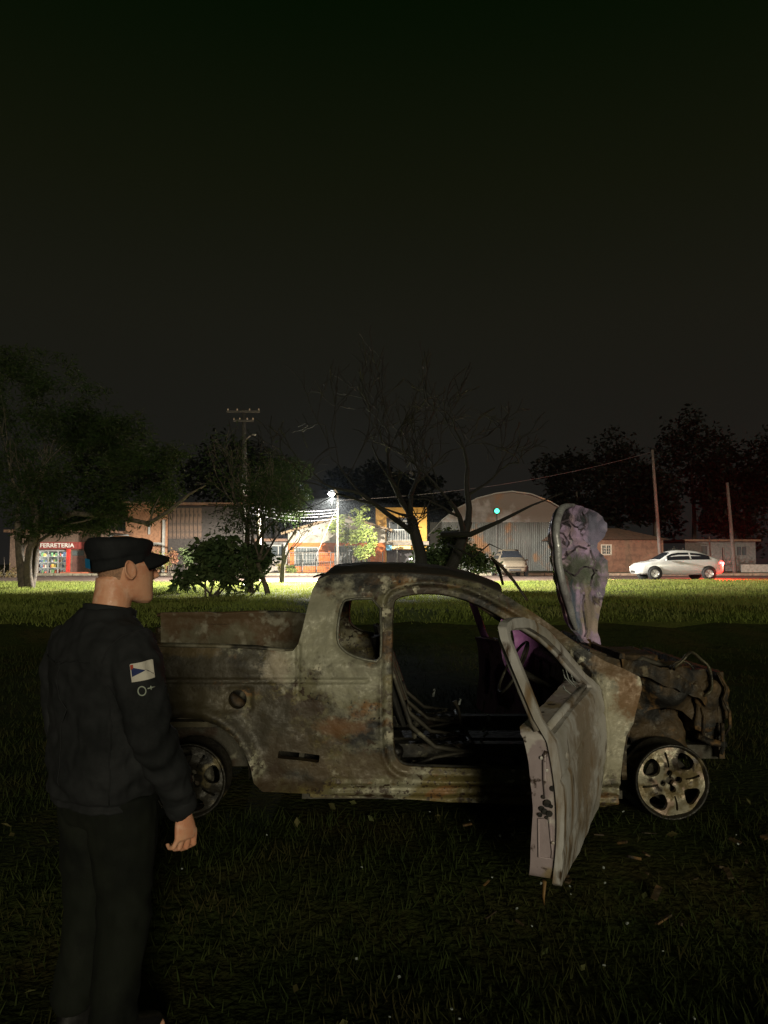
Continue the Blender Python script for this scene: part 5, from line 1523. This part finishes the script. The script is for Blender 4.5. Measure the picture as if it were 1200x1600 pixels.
# small garden plants along the far pavement
for i, (px_, py_, Y, rx, rz_, lab, mt) in enumerate([(246, 875, 46, .75, .7, 'round yellow-green bush under the cap brim', leaf_mat('yellowish bush', (.20, .20, .05), (.14, .17, .05))), (268, 872, 47.5, .35, .55, 'reddish leggy plant right of the yellow-green bush', leaf_mat('reddish plant', (.22, .10, .06), (.16, .14, .05))),
        (441, 886, 53, .32, .34, 'small flowering bush before the grey garden wall', leaf_mat('flowering bush', (.20, .22, .07), (.25, .18, .07))), (455, 889, 53, .35, .25, 'low green plant by the white porch pillar', LEAF_L), (290, 868, 49, .6, .6, 'pale leafed garden bush left of the shrub', leaf_mat('pale bush', (.12, .17, .07), (.16, .2, .09))),
        (1060, 866, 56, 1.1, .5, 'rounded pale bush behind the roof of the white car', leaf_mat('greyish bush', (.12, .14, .12), (.10, .11, .09))), (5, 885, 44, .9, 1.0, 'brown leafy bush at the left edge of the shop', leaf_mat('brownish bush', (.16, .10, .05), (.12, .10, .04)))]):
    c = pix(px_, py_, Y)
    shrub('garden_bush', (c.x, Y, .50), [((c.x, Y, c.z), (rx, rx, rz_)), ((c.x + rx * .3, Y, c.z - rz_ * .4), (rx * .8, rx * .8, rz_ * .6))], 700, .16, mt, lab, 120 + i, 4, group='garden plants along the street')
# dark trees behind the houses
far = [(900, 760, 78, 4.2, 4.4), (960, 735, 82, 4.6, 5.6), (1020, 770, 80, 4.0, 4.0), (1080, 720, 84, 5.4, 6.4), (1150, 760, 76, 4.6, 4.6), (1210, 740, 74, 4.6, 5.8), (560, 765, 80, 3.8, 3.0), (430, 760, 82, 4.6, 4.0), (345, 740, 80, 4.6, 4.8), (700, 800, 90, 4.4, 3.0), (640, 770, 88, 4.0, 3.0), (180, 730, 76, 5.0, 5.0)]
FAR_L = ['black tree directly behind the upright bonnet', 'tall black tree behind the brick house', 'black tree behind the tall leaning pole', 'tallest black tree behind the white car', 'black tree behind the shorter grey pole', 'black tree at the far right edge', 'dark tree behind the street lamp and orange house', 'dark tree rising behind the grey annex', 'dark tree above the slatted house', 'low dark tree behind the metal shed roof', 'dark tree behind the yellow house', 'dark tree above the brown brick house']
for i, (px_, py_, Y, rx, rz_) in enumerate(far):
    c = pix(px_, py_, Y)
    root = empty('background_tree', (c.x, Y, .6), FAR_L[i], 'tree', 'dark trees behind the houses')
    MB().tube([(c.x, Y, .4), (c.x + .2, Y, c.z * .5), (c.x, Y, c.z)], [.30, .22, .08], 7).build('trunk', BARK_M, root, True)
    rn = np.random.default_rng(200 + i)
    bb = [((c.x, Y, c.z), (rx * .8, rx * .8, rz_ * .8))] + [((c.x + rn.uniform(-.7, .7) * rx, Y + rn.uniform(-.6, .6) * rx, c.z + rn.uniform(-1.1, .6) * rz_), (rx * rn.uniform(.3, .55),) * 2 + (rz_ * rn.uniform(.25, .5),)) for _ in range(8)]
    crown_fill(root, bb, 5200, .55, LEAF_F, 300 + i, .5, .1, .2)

# ------------------------------------------------------------------ grass and litter
def blades(n, xr, yr, h, w, mat, name, label, seed, power=1.0, skip=None, wedge=0.62):
    r_ = np.random.default_rng(seed)
    y = yr[0] + (yr[1] - yr[0]) * r_.random(n) ** power
    x = r_.uniform(-1, 1, n) * np.minimum(xr, y * wedge + 1.0)
    clump = np.array([noise.noise((a * .9, b_ * .9, 2)) for a, b_ in zip(x, y)])
    k = clump + r_.normal(0, .25, n) > -.25
    if skip is not None: k &= ~skip(x, y)
    x, y, clump = x[k], y[k], clump[k]
    n = len(x)
    z = np.array([ground_z(a, b_) for a, b_ in zip(x, y)])
    an = r_.uniform(0, 2 * math.pi, n)
    hh = h * r_.uniform(.45, 1.3, n) * (1 + .5 * clump)
    ww = w * r_.uniform(.7, 1.3, n)
    lx, ly = r_.normal(0, .45, n) * hh, r_.normal(0, .45, n) * hh
    V = np.empty((n * 3, 3))
    V[0::3] = np.c_[x - np.cos(an) * ww, y - np.sin(an) * ww, z - .004]
    V[1::3] = np.c_[x + np.cos(an) * ww, y + np.sin(an) * ww, z - .004]
    V[2::3] = np.c_[x + lx, y + ly, z + hh]
    F = np.arange(n * 3).reshape(-1, 3)
    o_ = mesh_obj(name, V, F, mat)
    return tag(o_, label, 'grass', None, 'stuff')
under = lambda x, y: (x > -1.8) & (x < 2.0) & (y > 4.5) & (y < 5.95)
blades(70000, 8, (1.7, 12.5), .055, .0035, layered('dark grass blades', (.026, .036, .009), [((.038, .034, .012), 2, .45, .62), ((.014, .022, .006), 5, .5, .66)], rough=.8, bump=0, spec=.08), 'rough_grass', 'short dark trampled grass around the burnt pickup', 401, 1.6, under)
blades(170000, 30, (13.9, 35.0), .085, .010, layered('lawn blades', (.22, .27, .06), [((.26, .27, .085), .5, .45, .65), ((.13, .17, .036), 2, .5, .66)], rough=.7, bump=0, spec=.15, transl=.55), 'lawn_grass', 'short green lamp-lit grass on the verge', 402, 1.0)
# glass crumbs, fallen leaves and scraps
r_ = np.random.default_rng(9)
mb = MB()
for i in range(60):
    x, y = r_.normal(1.0, 1.0), r_.uniform(2.2, 4.6)
    if i % 5 == 0: x, y = r_.uniform(-2.5, 2.5), r_.uniform(2.2, 9)
    s = r_.uniform(.004, .011)
    mb.box((x, y, ground_z(x, y) + .03 + s * .5), (s, s * .9, s * .6), r_.uniform(0, 3), r_.uniform(0, 1), r_.uniform(0, 1))
tag(mb.build('glass_crumbs', glass('crumbled glass', (.30, .33, .32), .05)), 'scattered crumbs of broken glass in the grass by the open door', 'glass', None, 'stuff')
P = np.array([(a, b_, ground_z(a, b_) + .035) for a, b_ in zip(r_.uniform(-2.5, 2.8, 60), r_.uniform(2.0, 5.0, 60))])
V, F = leaf_cloud(P, .05, .6, 0, 33)
tag(mesh_obj('fallen_leaves', V, F, leaf_mat('fallen leaf', (.14, .12, .05), (.10, .13, .05))), 'fallen leaves strewn on the dark grass', 'leaves', None, 'stuff')
mb = MB()
for i in range(36):
    x, y = r_.uniform(.4, 2.4), r_.uniform(3.2, 4.4)
    mb.box((x, y, ground_z(x, y) + .03), (r_.uniform(.015, .09), r_.uniform(.006, .03), r_.uniform(.003, .012)), r_.uniform(0, 3), r_.uniform(-.4, .4), r_.uniform(-.4, .4))
tag(mb.build('charred_scraps', RUST_M), 'charred metal scraps lying under the open door and front wheel', 'debris', None, 'stuff')
# ------------------------------------------------------------------ the man in dark uniform
PX, PY, PZ, PYAW = -0.925, 2.62, -0.10, R(52)
HTURN = R(-9)     # head turned back towards the pickup
def ell(c, rx, ry, n=24, tilt=0.0, p=2.0, front=1.0, back=1.0):
    out = []
    for k in range(n):
        a = 2 * math.pi * k / n
        ca, sa = math.cos(a), math.sin(a)
        ca = math.copysign(abs(ca) ** (2 / p), ca); sa = math.copysign(abs(sa) ** (2 / p), sa)
        x = rx * ca * (front if ca > 0 else back)
        out.append((c[0] + x, c[1] + ry * sa, c[2] + tilt * x))
    return out
def remeshed(mb, voxel, smooth_it=4, fac=.5):
    me = bpy.data.meshes.new('tmp'); me.from_pydata([tuple(v) for v in mb.V], [], mb.F); me.update()
    bm = bmesh.new(); bm.from_mesh(me); bmesh.ops.recalc_face_normals(bm, faces=bm.faces); bm.to_mesh(me); bm.free()
    o_ = bpy.data.objects.new('tmp', me); C.objects.link(o_)
    md = o_.modifiers.new('r', 'REMESH'); md.mode = 'VOXEL'; md.voxel_size = voxel; md.adaptivity = 0
    if smooth_it:
        sm = o_.modifiers.new('s', 'SMOOTH'); sm.iterations = smooth_it; sm.factor = fac
    dg = bpy.context.evaluated_depsgraph_get(); dg.update()
    me2 = bpy.data.meshes.new_from_object(o_.evaluated_get(dg))
    bpy.data.objects.remove(o_, do_unlink=True)
    me2.polygons.foreach_set('use_smooth', [True] * len(me2.polygons))
    return me2
def displace(me, fn):
    n = len(me.vertices)
    co = np.empty(n * 3); me.vertices.foreach_get('co', co); co = co.reshape(-1, 3)
    no_ = np.empty(n * 3); me.vertices.foreach_get('normal', no_); no_ = no_.reshape(-1, 3)
    co = co + no_ * fn(co)[:, None]
    me.vertices.foreach_set('co', co.ravel()); me.update()
def obj_from(me, name, mat, parent):
    me.materials.clear(); me.materials.append(mat)
    o_ = bpy.data.objects.new(name, me); C.objects.link(o_); o_.parent = parent
    return o_
SKIN_M = layered('skin', (.76, .40, .255), [((.68, .31, .19), 14, .45, .62), ((.80, .46, .32), 30, .5, .66)], rough=.5, bump=.12, bscale=160, bdist=.003, spec=.35)
sb_ = SKIN_M.node_tree.nodes['Principled BSDF']
sb_.inputs['Subsurface Weight'].default_value = .08; sb_.inputs['Subsurface Radius'].default_value = (.02, .008, .004); sb_.inputs['Subsurface Scale'].default_value = .5
CLOTH_M = layered('dark navy cloth', (.017, .018, .020), [((.008, .009, .010), 5, .45, .62), ((.030, .030, .034), 3, .55, .68)], rough=.85, bump=.35, bscale=420, bdist=.002, spec=.25)
TROU_M = layered('dark trousers', (.008, .010, .007), [((.004, .005, .004), 4, .45, .62), ((.012, .014, .010), 3, .55, .68)], rough=.9, bump=.35, bscale=380, bdist=.002, spec=.2)
CAP_M = layered('black cap cloth', (.010, .011, .013), [((.016, .017, .020), 9, .5, .64)], rough=.8, bump=.4, bscale=500, bdist=.002, spec=.25)
HDX = .03          # head carried a little forward
def zc_(z): return 1.415 + (z - 1.43) * .93
body = MB()
# head
hr = [(1.425, .085, .018, .024), (1.437, .072, .042, .042), (1.455, .050, .066, .054), (1.48, .034, .080, .064), (1.51, .026, .088, .069), (1.545, .018, .094, .0735), (1.58, .010, .098, .076), (1.62, .006, .096, .075), (1.65, .004, .080, .064), (1.668, .002, .052, .042), (1.676, 0, .02, .018)]
body.rings([ell((HDX + c, 0, zc_(z)), rx, ry, 28, 0, 2.15) for z, c, rx, ry in hr])
HEAD_END = len(body.V)
# neck
body.rings([ell((x, 0, z), rx, ry, 24) for z, x, rx, ry in [(1.28, -.03, .085, .085), (1.34, -.015, .070, .070), (1.40, .0, .064, .062), (1.46, .012, .066, .060), (1.50, .015, .066, .060)]])
NECK_END = len(body.V)
# nose, brow, lips, chin
body.tube([(HDX + .108, 0, zc_(1.575)), (HDX + .118, 0, zc_(1.55)), (HDX + .132, 0, zc_(1.527)), (HDX + .112, 0, zc_(1.517))], [.008, .011, .015, .010], 10)
body.tube([(HDX + .096, -.035, zc_(1.583)), (HDX + .108, 0, zc_(1.580)), (HDX + .096, .035, zc_(1.583))], [.010, .010, .010], 8)
body.tube([(HDX + .100, -.022, zc_(1.487)), (HDX + .113, 0, zc_(1.489)), (HDX + .100, .022, zc_(1.487))], [.005, .009, .005], 8)
body.tube([(HDX + .096, -.018, zc_(1.474)), (HDX + .109, 0, zc_(1.474)), (HDX + .096, .018, zc_(1.474))], [.005, .009, .005], 8)
# ears
for s in (-1, 1):
    ear = []
    for a in np.linspace(0, 2 * math.pi, 21)[:-1]:
        ear.append((HDX - .002 + .019 * math.cos(a) - .006 * math.sin(a), s * (.079 + .006 * (math.cos(a) < 0)), zc_(1.548) + .031 * math.sin(a) * (1.0 if math.sin(a) > 0 else .9)))
    body.tube(ear, .0036, 8, closed=True)
    body.rings([ell((HDX + .002, s * (.068 + .006 * t), zc_(1.548)), .017 * (1 - .3 * t), .004, 12) for t in (0, 1)])
    q = [[(HDX + .0 + .016 * f * math.cos(a), s * yy, zc_(1.547) + .028 * f * math.sin(a)) for a in np.linspace(0, 2 * math.pi, 15)[:-1]] for yy, f in ((.060, 1.05), (.078, 1.12), (.081, .95))]
    body.rings(q)
ch_, sh_ = math.cos(HTURN), math.sin(HTURN)
body.V = [(v[0] * ch_ - v[1] * sh_, v[0] * sh_ + v[1] * ch_, v[2]) if not (HEAD_END <= i < NECK_END) else v for i, v in enumerate(body.V)]
# trunk, legs and arms under the clothes
body.rings([ell((cx, 0, z), rx, ry, 24, 0, 2.3) for z, cx, rx, ry in [(.76, -.01, .10, .15), (.90, -.005, .105, .15), (1.05, 0, .10, .15), (1.20, -.005, .105, .165), (1.30, -.02, .085, .15), (1.36, -.02, .06, .08)]])
def arm_pts(s):
    if s < 0: return [(-.015, -.185, 1.285), (-.035, -.235, 1.16), (-.02, -.262, 1.02), (.055, -.262, .88), (.120, -.250, .745)]
    return [(-.015, .185, 1.285), (-.03, .235, 1.16), (-.02, .262, 1.02), (.02, .262, .88), (.05, .252, .745)]
def leg_pts(s): return [(0, s * .085, .80), (.005, s * .095, .62), (.01, s * .10, .44), (-.012, s * .105, .26), (-.03, s * .11, .09)]
for s in (-1, 1):
    body.tube(arm_pts(s), [.055, .048, .042, .038, .028], 14)
    body.tube(leg_pts(s), [.082, .072, .056, .05, .038], 14)
    body.tube([(-.06, s * .11, .04), (0, s * .115, .045), (.08, s * .125, .03), (.14, s * .13, .025)], [.03, .036, .034, .022], 12)
    # hand: palm, four curled fingers, thumb
    w = Vector(arm_pts(s)[-1])
    fx = .010 if s < 0 else 0
    palm = []
    for (dz, dx, rx, ry) in [(.01, 0, .026, .020), (-.02, .004, .031, .019), (-.05, .008, .039, .018), (-.075, .010, .042, .0165), (-.092, .010, .040, .014)]:
        palm.append(ell((w.x + dx, w.y - s * .0, w.z + dz), rx, ry, 18))
    body.rings(palm)
    for k, (ox, l1, l2, l3, r1) in enumerate([(.036, .036, .026, .020, .0098), (.013, .041, .029, .021, .0102), (-.010, .038, .027, .020, .0098), (-.031, .030, .021, .017, .0086)]):
        k0_ = w + Vector((.010 + ox, -s * .001, -.086))
        a1, a2, a3 = .25 + .05 * k, 1.05 + .10 * k, 1.95 + .1 * k          # curl towards the thigh
        p1 = k0_ + Vector((.004 * (1.5 - k), -s * -math.sin(a1) * -l1 if False else -s * math.sin(a1) * l1, -math.cos(a1) * l1))
        p2 = p1 + Vector((0, -s * math.sin(a2) * l2, -math.cos(a2) * l2))
        p3 = p2 + Vector((0, -s * math.sin(a3) * l3, -math.cos(a3) * l3))
        body.tube([k0_ + Vector((0, 0, .02)), k0_, k0_.lerp(p1, .55), p1, p1.lerp(p2, .5), p2, p3], [r1, r1 * 1.10, r1 * .95, r1 * 1.04, r1 * .92, r1 * .96, r1 * .78], 10)
    t0 = w + Vector((.026, -s * .006, -.030))
    body.tube([t0, t0 + Vector((.018, -s * .012, -.028)), t0 + Vector((.020, -s * .026, -.056)), t0 + Vector((.012, -s * .036, -.080))], [.014, .0125, .0115, .0085], 10)
me = remeshed(body, .0042, 3, .5)
PERSON = bpy.data.objects.new('person', me); C.objects.link(PERSON)
me.materials.clear(); me.materials.append(SKIN_M)
PERSON.location = (PX, PY, PZ); PERSON.rotation_euler = (0, 0, PYAW)
tag(PERSON, 'man in dark uniform and cap seen from behind, standing and looking at the burnt pickup', 'person')
# eyes and short hair
for s in (-1, 1):
    MB().lathe([(.0005, -.012), (.009, -.008), (.012, 0), (.009, .008), (.0005, .012)], (HDX + .090, s * .032, zc_(1.562)), 'Z', 12).build('eye', plain('eye white', (.55, .5, .45), .2, bump=0), PERSON, True, local=True).rotation_euler = (0, 0, HTURN)
hair = MB()
hl = []
for z, gx in [(1.515, .0), (1.535, .0), (1.565, .0), (1.60, .0), (1.63, 0)]:
    zz = zc_(z)
    c = np.interp(z, [h[0] for h in hr], [h[1] for h in hr]); rx = np.interp(z, [h[0] for h in hr], [h[2] for h in hr]) + .0025; ry = np.interp(z, [h[0] for h in hr], [h[3] for h in hr]) + .0025
    a0 = 1.75 + (1.60 - z) * 5.0
    hl.append([(HDX + c + rx * math.cos(a), ry * math.sin(a), zz) for a in np.linspace(a0, 2 * math.pi - a0, 26)])
V = [p for r__ in hl for p in r__]; n = 26
F = [(i * n + k, i * n + k + 1, (i + 1) * n + k + 1, (i + 1) * n + k) for i in range(len(hl) - 1) for k in range(n - 1)]
mesh_obj('hair', V, F, layered('cropped hair', (.30, .17, .11), [((.44, .24, .15), 160, .45, .6)], rough=.8, bump=.8, bscale=300, bdist=.003), PERSON, True, local=True).rotation_euler = (0, 0, HTURN)

# jacket
jk = MB()
jk.rings([ell((cx, 0, z), rx, ry, 32, 0, 2.4) for z, cx, rx, ry in [(.765, -.012, .140, .188), (.80, -.014, .150, .198), (.86, -.016, .158, .205), (.95, -.014, .152, .205), (1.06, -.016, .150, .208), (1.16, -.020, .152, .216), (1.24, -.026, .145, .218), (1.30, -.030, .125, .200), (1.345, -.028, .102, .155), (1.375, -.022, .086, .105), (1.40, -.014, .078, .086)]])
for s in (-1, 1):
    A = [Vector(p) for p in arm_pts(s)]
    A[0] = A[0] + Vector((-.012, -s * .035, .0))
    pts = [A[0], A[0].lerp(A[1], .5) + Vector((0, s * .012, 0)), A[1], A[1].lerp(A[2], .5), A[2], A[2].lerp(A[3], .5), A[3], A[3].lerp(A[4], .55), A[3].lerp(A[4], .92), A[4] + Vector((.002, 0, .004))]
    jk.tube(pts, [.088, .089, .082, .076, .072, .070, .065, .058, .052, .048], 18)
me = remeshed(jk, .0065, 5, .5)
def jw(co):
    x, y, z = co.T
    arm = np.abs(y) > .20
    w = fbm(np.c_[x, y, z * 1.6], 7, 3.0) * .010 - np.abs(fbm(np.c_[x * 1.2, y * 1.2, z * .8], 9, 5.0)) * .011
    w = w + .0042 * np.sin(z * 62 + 5 * np.sin(x * 16 + y * 9)) * np.where(arm, np.exp(-((z - 1.0) / .16) ** 2) + .7 * np.exp(-((z - .82) / .07) ** 2), np.exp(-((z - .84) / .07) ** 2) * .9)
    w = w + .0035 * np.sin(x * 40 + z * 22 + 3 * np.sin(y * 14)) * np.exp(-((z - 1.18) / .12) ** 2)
    w = w - .010 * np.exp(-((z - .785) / .008) ** 2) * (np.abs(y) < .205)
    return w
displace(me, jw)
JACK = obj_from(me, 'jacket', CLOTH_M, PERSON)
# collar
cb = []
for (z, g_) in [(1.345, .014), (1.375, .012), (1.400, .013), (1.404, .005), (1.38, .001), (1.34, .0)]:
    cb.append(ell((-.004, 0, z + .0), .074 + g_, .074 + g_, 32, -.18))
jc = MB().rings(cb, cap=False)
jc.build('collar', CLOTH_M, JACK, True, local=True)
# cuffs
for s in (-1, 1):
    A = Vector(arm_pts(s)[-1]); B = Vector(arm_pts(s)[-2]); d = (B - A).normalized()
    MB().tube([A + d * .004, A + d * .012, A + d * .045, A + d * .055], [.046, .051, .054, .050], 20).build('cuff', CLOTH_M, JACK, True, local=True)
# flag patch and blood-group lettering, laid onto the right sleeve
bm = bmesh.new(); bm.from_mesh(me); bvh = BVHTree.FromBMesh(bm); bm.free()
Pinv = (Matrix.Translation((PX, PY, PZ)) @ Matrix.Rotation(PYAW, 4, 'Z')).inverted()
o_l = Pinv @ Vector((0, 0, CAM_H))
def on_sleeve(px_, py_):
    tgt = Pinv @ pix(px_, py_, 2.55)
    hit = bvh.ray_cast(o_l, (tgt - o_l).normalized())
    return hit
ctr = on_sleeve(222, 1049)
nrm = Vector((ctr[1].x, ctr[1].y, 0)).normalized()
if nrm.dot(o_l - ctr[0]) < 0: nrm = -nrm
tang = Vector((0, 0, 1)).cross(nrm).normalized(); upv = nrm.cross(tang)
rr = R(9)
tg, ug = tang * math.cos(rr) + upv * math.sin(rr), upv * math.cos(rr) - tang * math.sin(rr)
def patch(poly, off, nm, mat, parent, cell=.004, c0=None):
    uv, Q, rim = poly_grid([poly], cell)
    c0 = c0 or ctr[0]
    V = []
    for a, b_ in uv:
        p = c0 + tg * a + ug * b_ + nrm * .12
        h = bvh.ray_cast(p, -nrm)
        V.append(h[0] + nrm * off if h[0] is not None else c0 + tg * a + ug * b_)
    n_ = len(V)
    V += [v - nrm * .004 for v in V]
    F = Q.tolist() + [[b_, a, n_ + a, n_ + b_] for a, b_ in rim.tolist()]
    return mesh_obj(nm, V, F, mat, parent, False, local=True)
pw, ph = .034, .027
FL = patch([(-pw, -ph), (pw, -ph), (pw, ph), (-pw, ph)], .004, 'flag_patch', plain('patch white', (.62, .58, .52), .8, var=.1), JACK)
patch([(-pw + .003, -ph + .016), (pw * .35, .002), (-pw + .003, ph - .010)], .0055, 'blue_field', plain('patch blue', (.015, .03, .14), .8), FL)
patch([(-pw + .001, ph - .018), (-pw + .010, ph - .013), (-pw + .010, ph - .003), (-pw + .001, ph - .003)], .0058, 'red_corner', plain('patch red', (.45, .06, .03), .8), FL, .003)
patch([(pw * .30, .0035), (pw - .002, -ph + .012), (pw - .002, -ph + .0145), (pw * .30, .006)], .0058, 'thread_line', plain('patch thread', (.06, .06, .07), .8), FL, .002)
LET_M = plain('grey stitching', (.36, .40, .34), .8, var=.1)
oc = Vector(ctr[0]) + tg * -.008 + ug * -.058
ring_o = [(.0115 * math.cos(a), .014 * math.sin(a)) for a in np.linspace(0, 2 * math.pi, 25)[:-1]]
V = []
def strip(pts, w_, nm, closed=False, c0=oc):
    P = []
    for a, b_ in pts:
        p = c0 + tg * a + ug * b_ + nrm * .12
        h = bvh.ray_cast(p, -nrm)
        P.append((h[0] if h[0] is not None else c0 + tg * a + ug * b_) + nrm * .003)
    return MB().tube(P, w_, 6, closed=closed).build(nm, LET_M, JACK, True, local=True)
strip(ring_o, .0021, 'letter_o', True)
pc_ = Vector(ctr[0]) + tg * .019 + ug * -.054
strip([(-.010, 0), (-.003, .0), (.004, 0), (.011, 0)], .0020, 'plus_bar', c0=pc_)
strip([(0, -.006), (0, 0), (0, .006)], .0020, 'plus_stem', c0=pc_)

# seams: armhole, back yoke and side seams laid on the cloth
def seam(pts_, nm='seam'):
    P = []
    for p in pts_:
        h = bvh.find_nearest(Vector(p))
        P.append(h[0] + h[1] * .0012)
    return MB().tube(P, .0022, 5).build(nm, CLOTH_M, JACK, True, local=True)
for s in (-1, 1):
    seam([(-.03 + .11 * math.cos(a), s * (.165 + .03 * abs(math.sin(a))), 1.235 + .125 * math.sin(a)) for a in np.linspace(-2.6, 3.1, 30)])
    seam([(-.10, s * .17, z) for z in np.linspace(.80, 1.12, 14)])
seam([(-.25, y, 1.245 + .25 * y * y) for y in np.linspace(-.17, .17, 20)])
seam([(-.25, 0.0, z) for z in np.linspace(.82, 1.24, 20)])
# trousers and boots
tr = MB()
tr.rings([ell((-.01, 0, z), rx, ry, 28, 0, 2.3) for z, rx, ry in [(.70, .10, .155), (.76, .128, .178), (.83, .132, .18), (.90, .12, .17)]])
for s in (-1, 1):
    L = [Vector(p) for p in leg_pts(s)]
    tr.tube([L[0], L[0].lerp(L[1], .5), L[1], L[2], L[3], L[4] + Vector((0, 0, .03)), L[4] + Vector((.01, 0, .0))], [.118, .112, .102, .085, .078, .076, .072], 18)
me = remeshed(tr, .008, 4, .5)
displace(me, lambda co: fbm(np.c_[co[:, 0], co[:, 1], co[:, 2] * .7], 8, 6.0) * .010 + .004 * np.sin(co[:, 2] * 55 + 4 * np.sin(co[:, 0] * 20)) * (np.exp(-((co[:, 2] - .44) / .08) ** 2) + np.exp(-((co[:, 2] - .14) / .06) ** 2)))
obj_from(me, 'trousers', TROU_M, PERSON)
BOOT_M = plain('black boot leather', (.012, .012, .012), .4)
for s in (-1, 1):
    bt = MB()
    bt.rings([ell((x, s * (.11 + .02 * (x + .03)), z), rx, ry, 20, 0, 2.2) for x, z, rx, ry in [(-.03, .20, .055, .052), (-.03, .13, .054, .05), (-.01, .085, .075, .050), (.025, .060, .115, .050), (.035, .030, .130, .052), (.035, .004, .132, .053)]])
    bt.build('boot', BOOT_M, PERSON, True, local=True)
# cap: soft crown, band and peak
cp = MB()
tl = .26
cz0 = zc_(1.575)
rs = []
for (dz, rx, ry, cx, t_) in [(-.012, .104, .082, .004, tl), (.0, .107, .085, .004, tl), (.030, .109, .088, .003, tl * .85), (.034, .114, .092, .0, tl * .8), (.066, .121, .098, -.004, .10), (.086, .118, .096, -.005, .02), (.098, .108, .088, -.004, -.02), (.103, .080, .066, -.002, -.02), (.106, .03, .025, 0, 0)]:
    rs.append(ell((HDX + cx, 0, cz0 + dz), rx, ry, 36, t_, 2.2))
cp.rings(rs)
cp.V = [(HDX + (v[0] - HDX) * .95, v[1] * .95, cz0 + (v[2] - cz0) * .84) for v in cp.V]
me = remeshed(cp, .004, 2, .5)
displace(me, lambda co: fbm(co, 14, 2.0) * .004)
CAPO = obj_from(me, 'cap', CAP_M, PERSON); CAPO.rotation_euler = (0, 0, HTURN)
V = []; F = []
na, nr = 22, 7
for lay in (0, 1):
    for i in range(na + 1):
        a = -1.12 + 2.24 * i / na
        for j in range(nr + 1):
            t = j / nr
            ext = .078 * (math.cos(a * .98)) ** .6 if abs(a) < 1.55 else 0
            rx = .098 + ext * .94 * t; ry = .079 + .016 * t * math.cos(a)
            x = HDX + .004 + rx * math.cos(a); y = ry * math.sin(a) * (1 + .0 * t)
            z = cz0 + .012 + tl * .104 * math.cos(a) - .016 * t - .055 * (y / .08) ** 2 * t * .4 - .013 * lay
            V.append((x, y, z))
m_n = (na + 1) * (nr + 1)
for i in range(na):
    for j in range(nr):
        q = (i * (nr + 1) + j, (i + 1) * (nr + 1) + j, (i + 1) * (nr + 1) + j + 1, i * (nr + 1) + j + 1)
        F.append(q); F.append(tuple(m_n + k for k in q[::-1]))
for i in range(na):
    F.append((i * (nr + 1) + nr, (i + 1) * (nr + 1) + nr, m_n + (i + 1) * (nr + 1) + nr, m_n + i * (nr + 1) + nr))
mesh_obj('peak', V, F, CAP_M, CAPO, True, local=True)
# small blue tag hanging at the back of the cap
MB().box((HDX - .121, -.018, cz0 - .002), (.004, .020, .032), .2, .2, -.25).build('blue_tag', plain('blue tag', (.02, .22, .50), .5), CAPO, local=True)
# ------------------------------------------------------------------ night haze
def volume_mat(name, col, dens, aniso):
    m = bpy.data.materials.new(name); m.use_nodes = True
    N, L = m.node_tree.nodes, m.node_tree.links
    N.remove(N['Principled BSDF'])
    pv = N.new('ShaderNodeVolumePrincipled')
    pv.inputs['Color'].default_value = (*col, 1); pv.inputs['Density'].default_value = dens; pv.inputs['Anisotropy'].default_value = aniso
    L.new(pv.outputs[0], N['Material Output'].inputs['Volume'])
    return m, pv
HAZE = True
if HAZE:
    hm, _ = volume_mat('thin night haze', (.80, .90, 1.0), .00018, .6)
    h = MB().bx(-165, 165, -32, 155, -1.5, 24).build('haze', hm)
    tag(h, 'thin damp night haze over the street', 'haze', None, 'stuff')
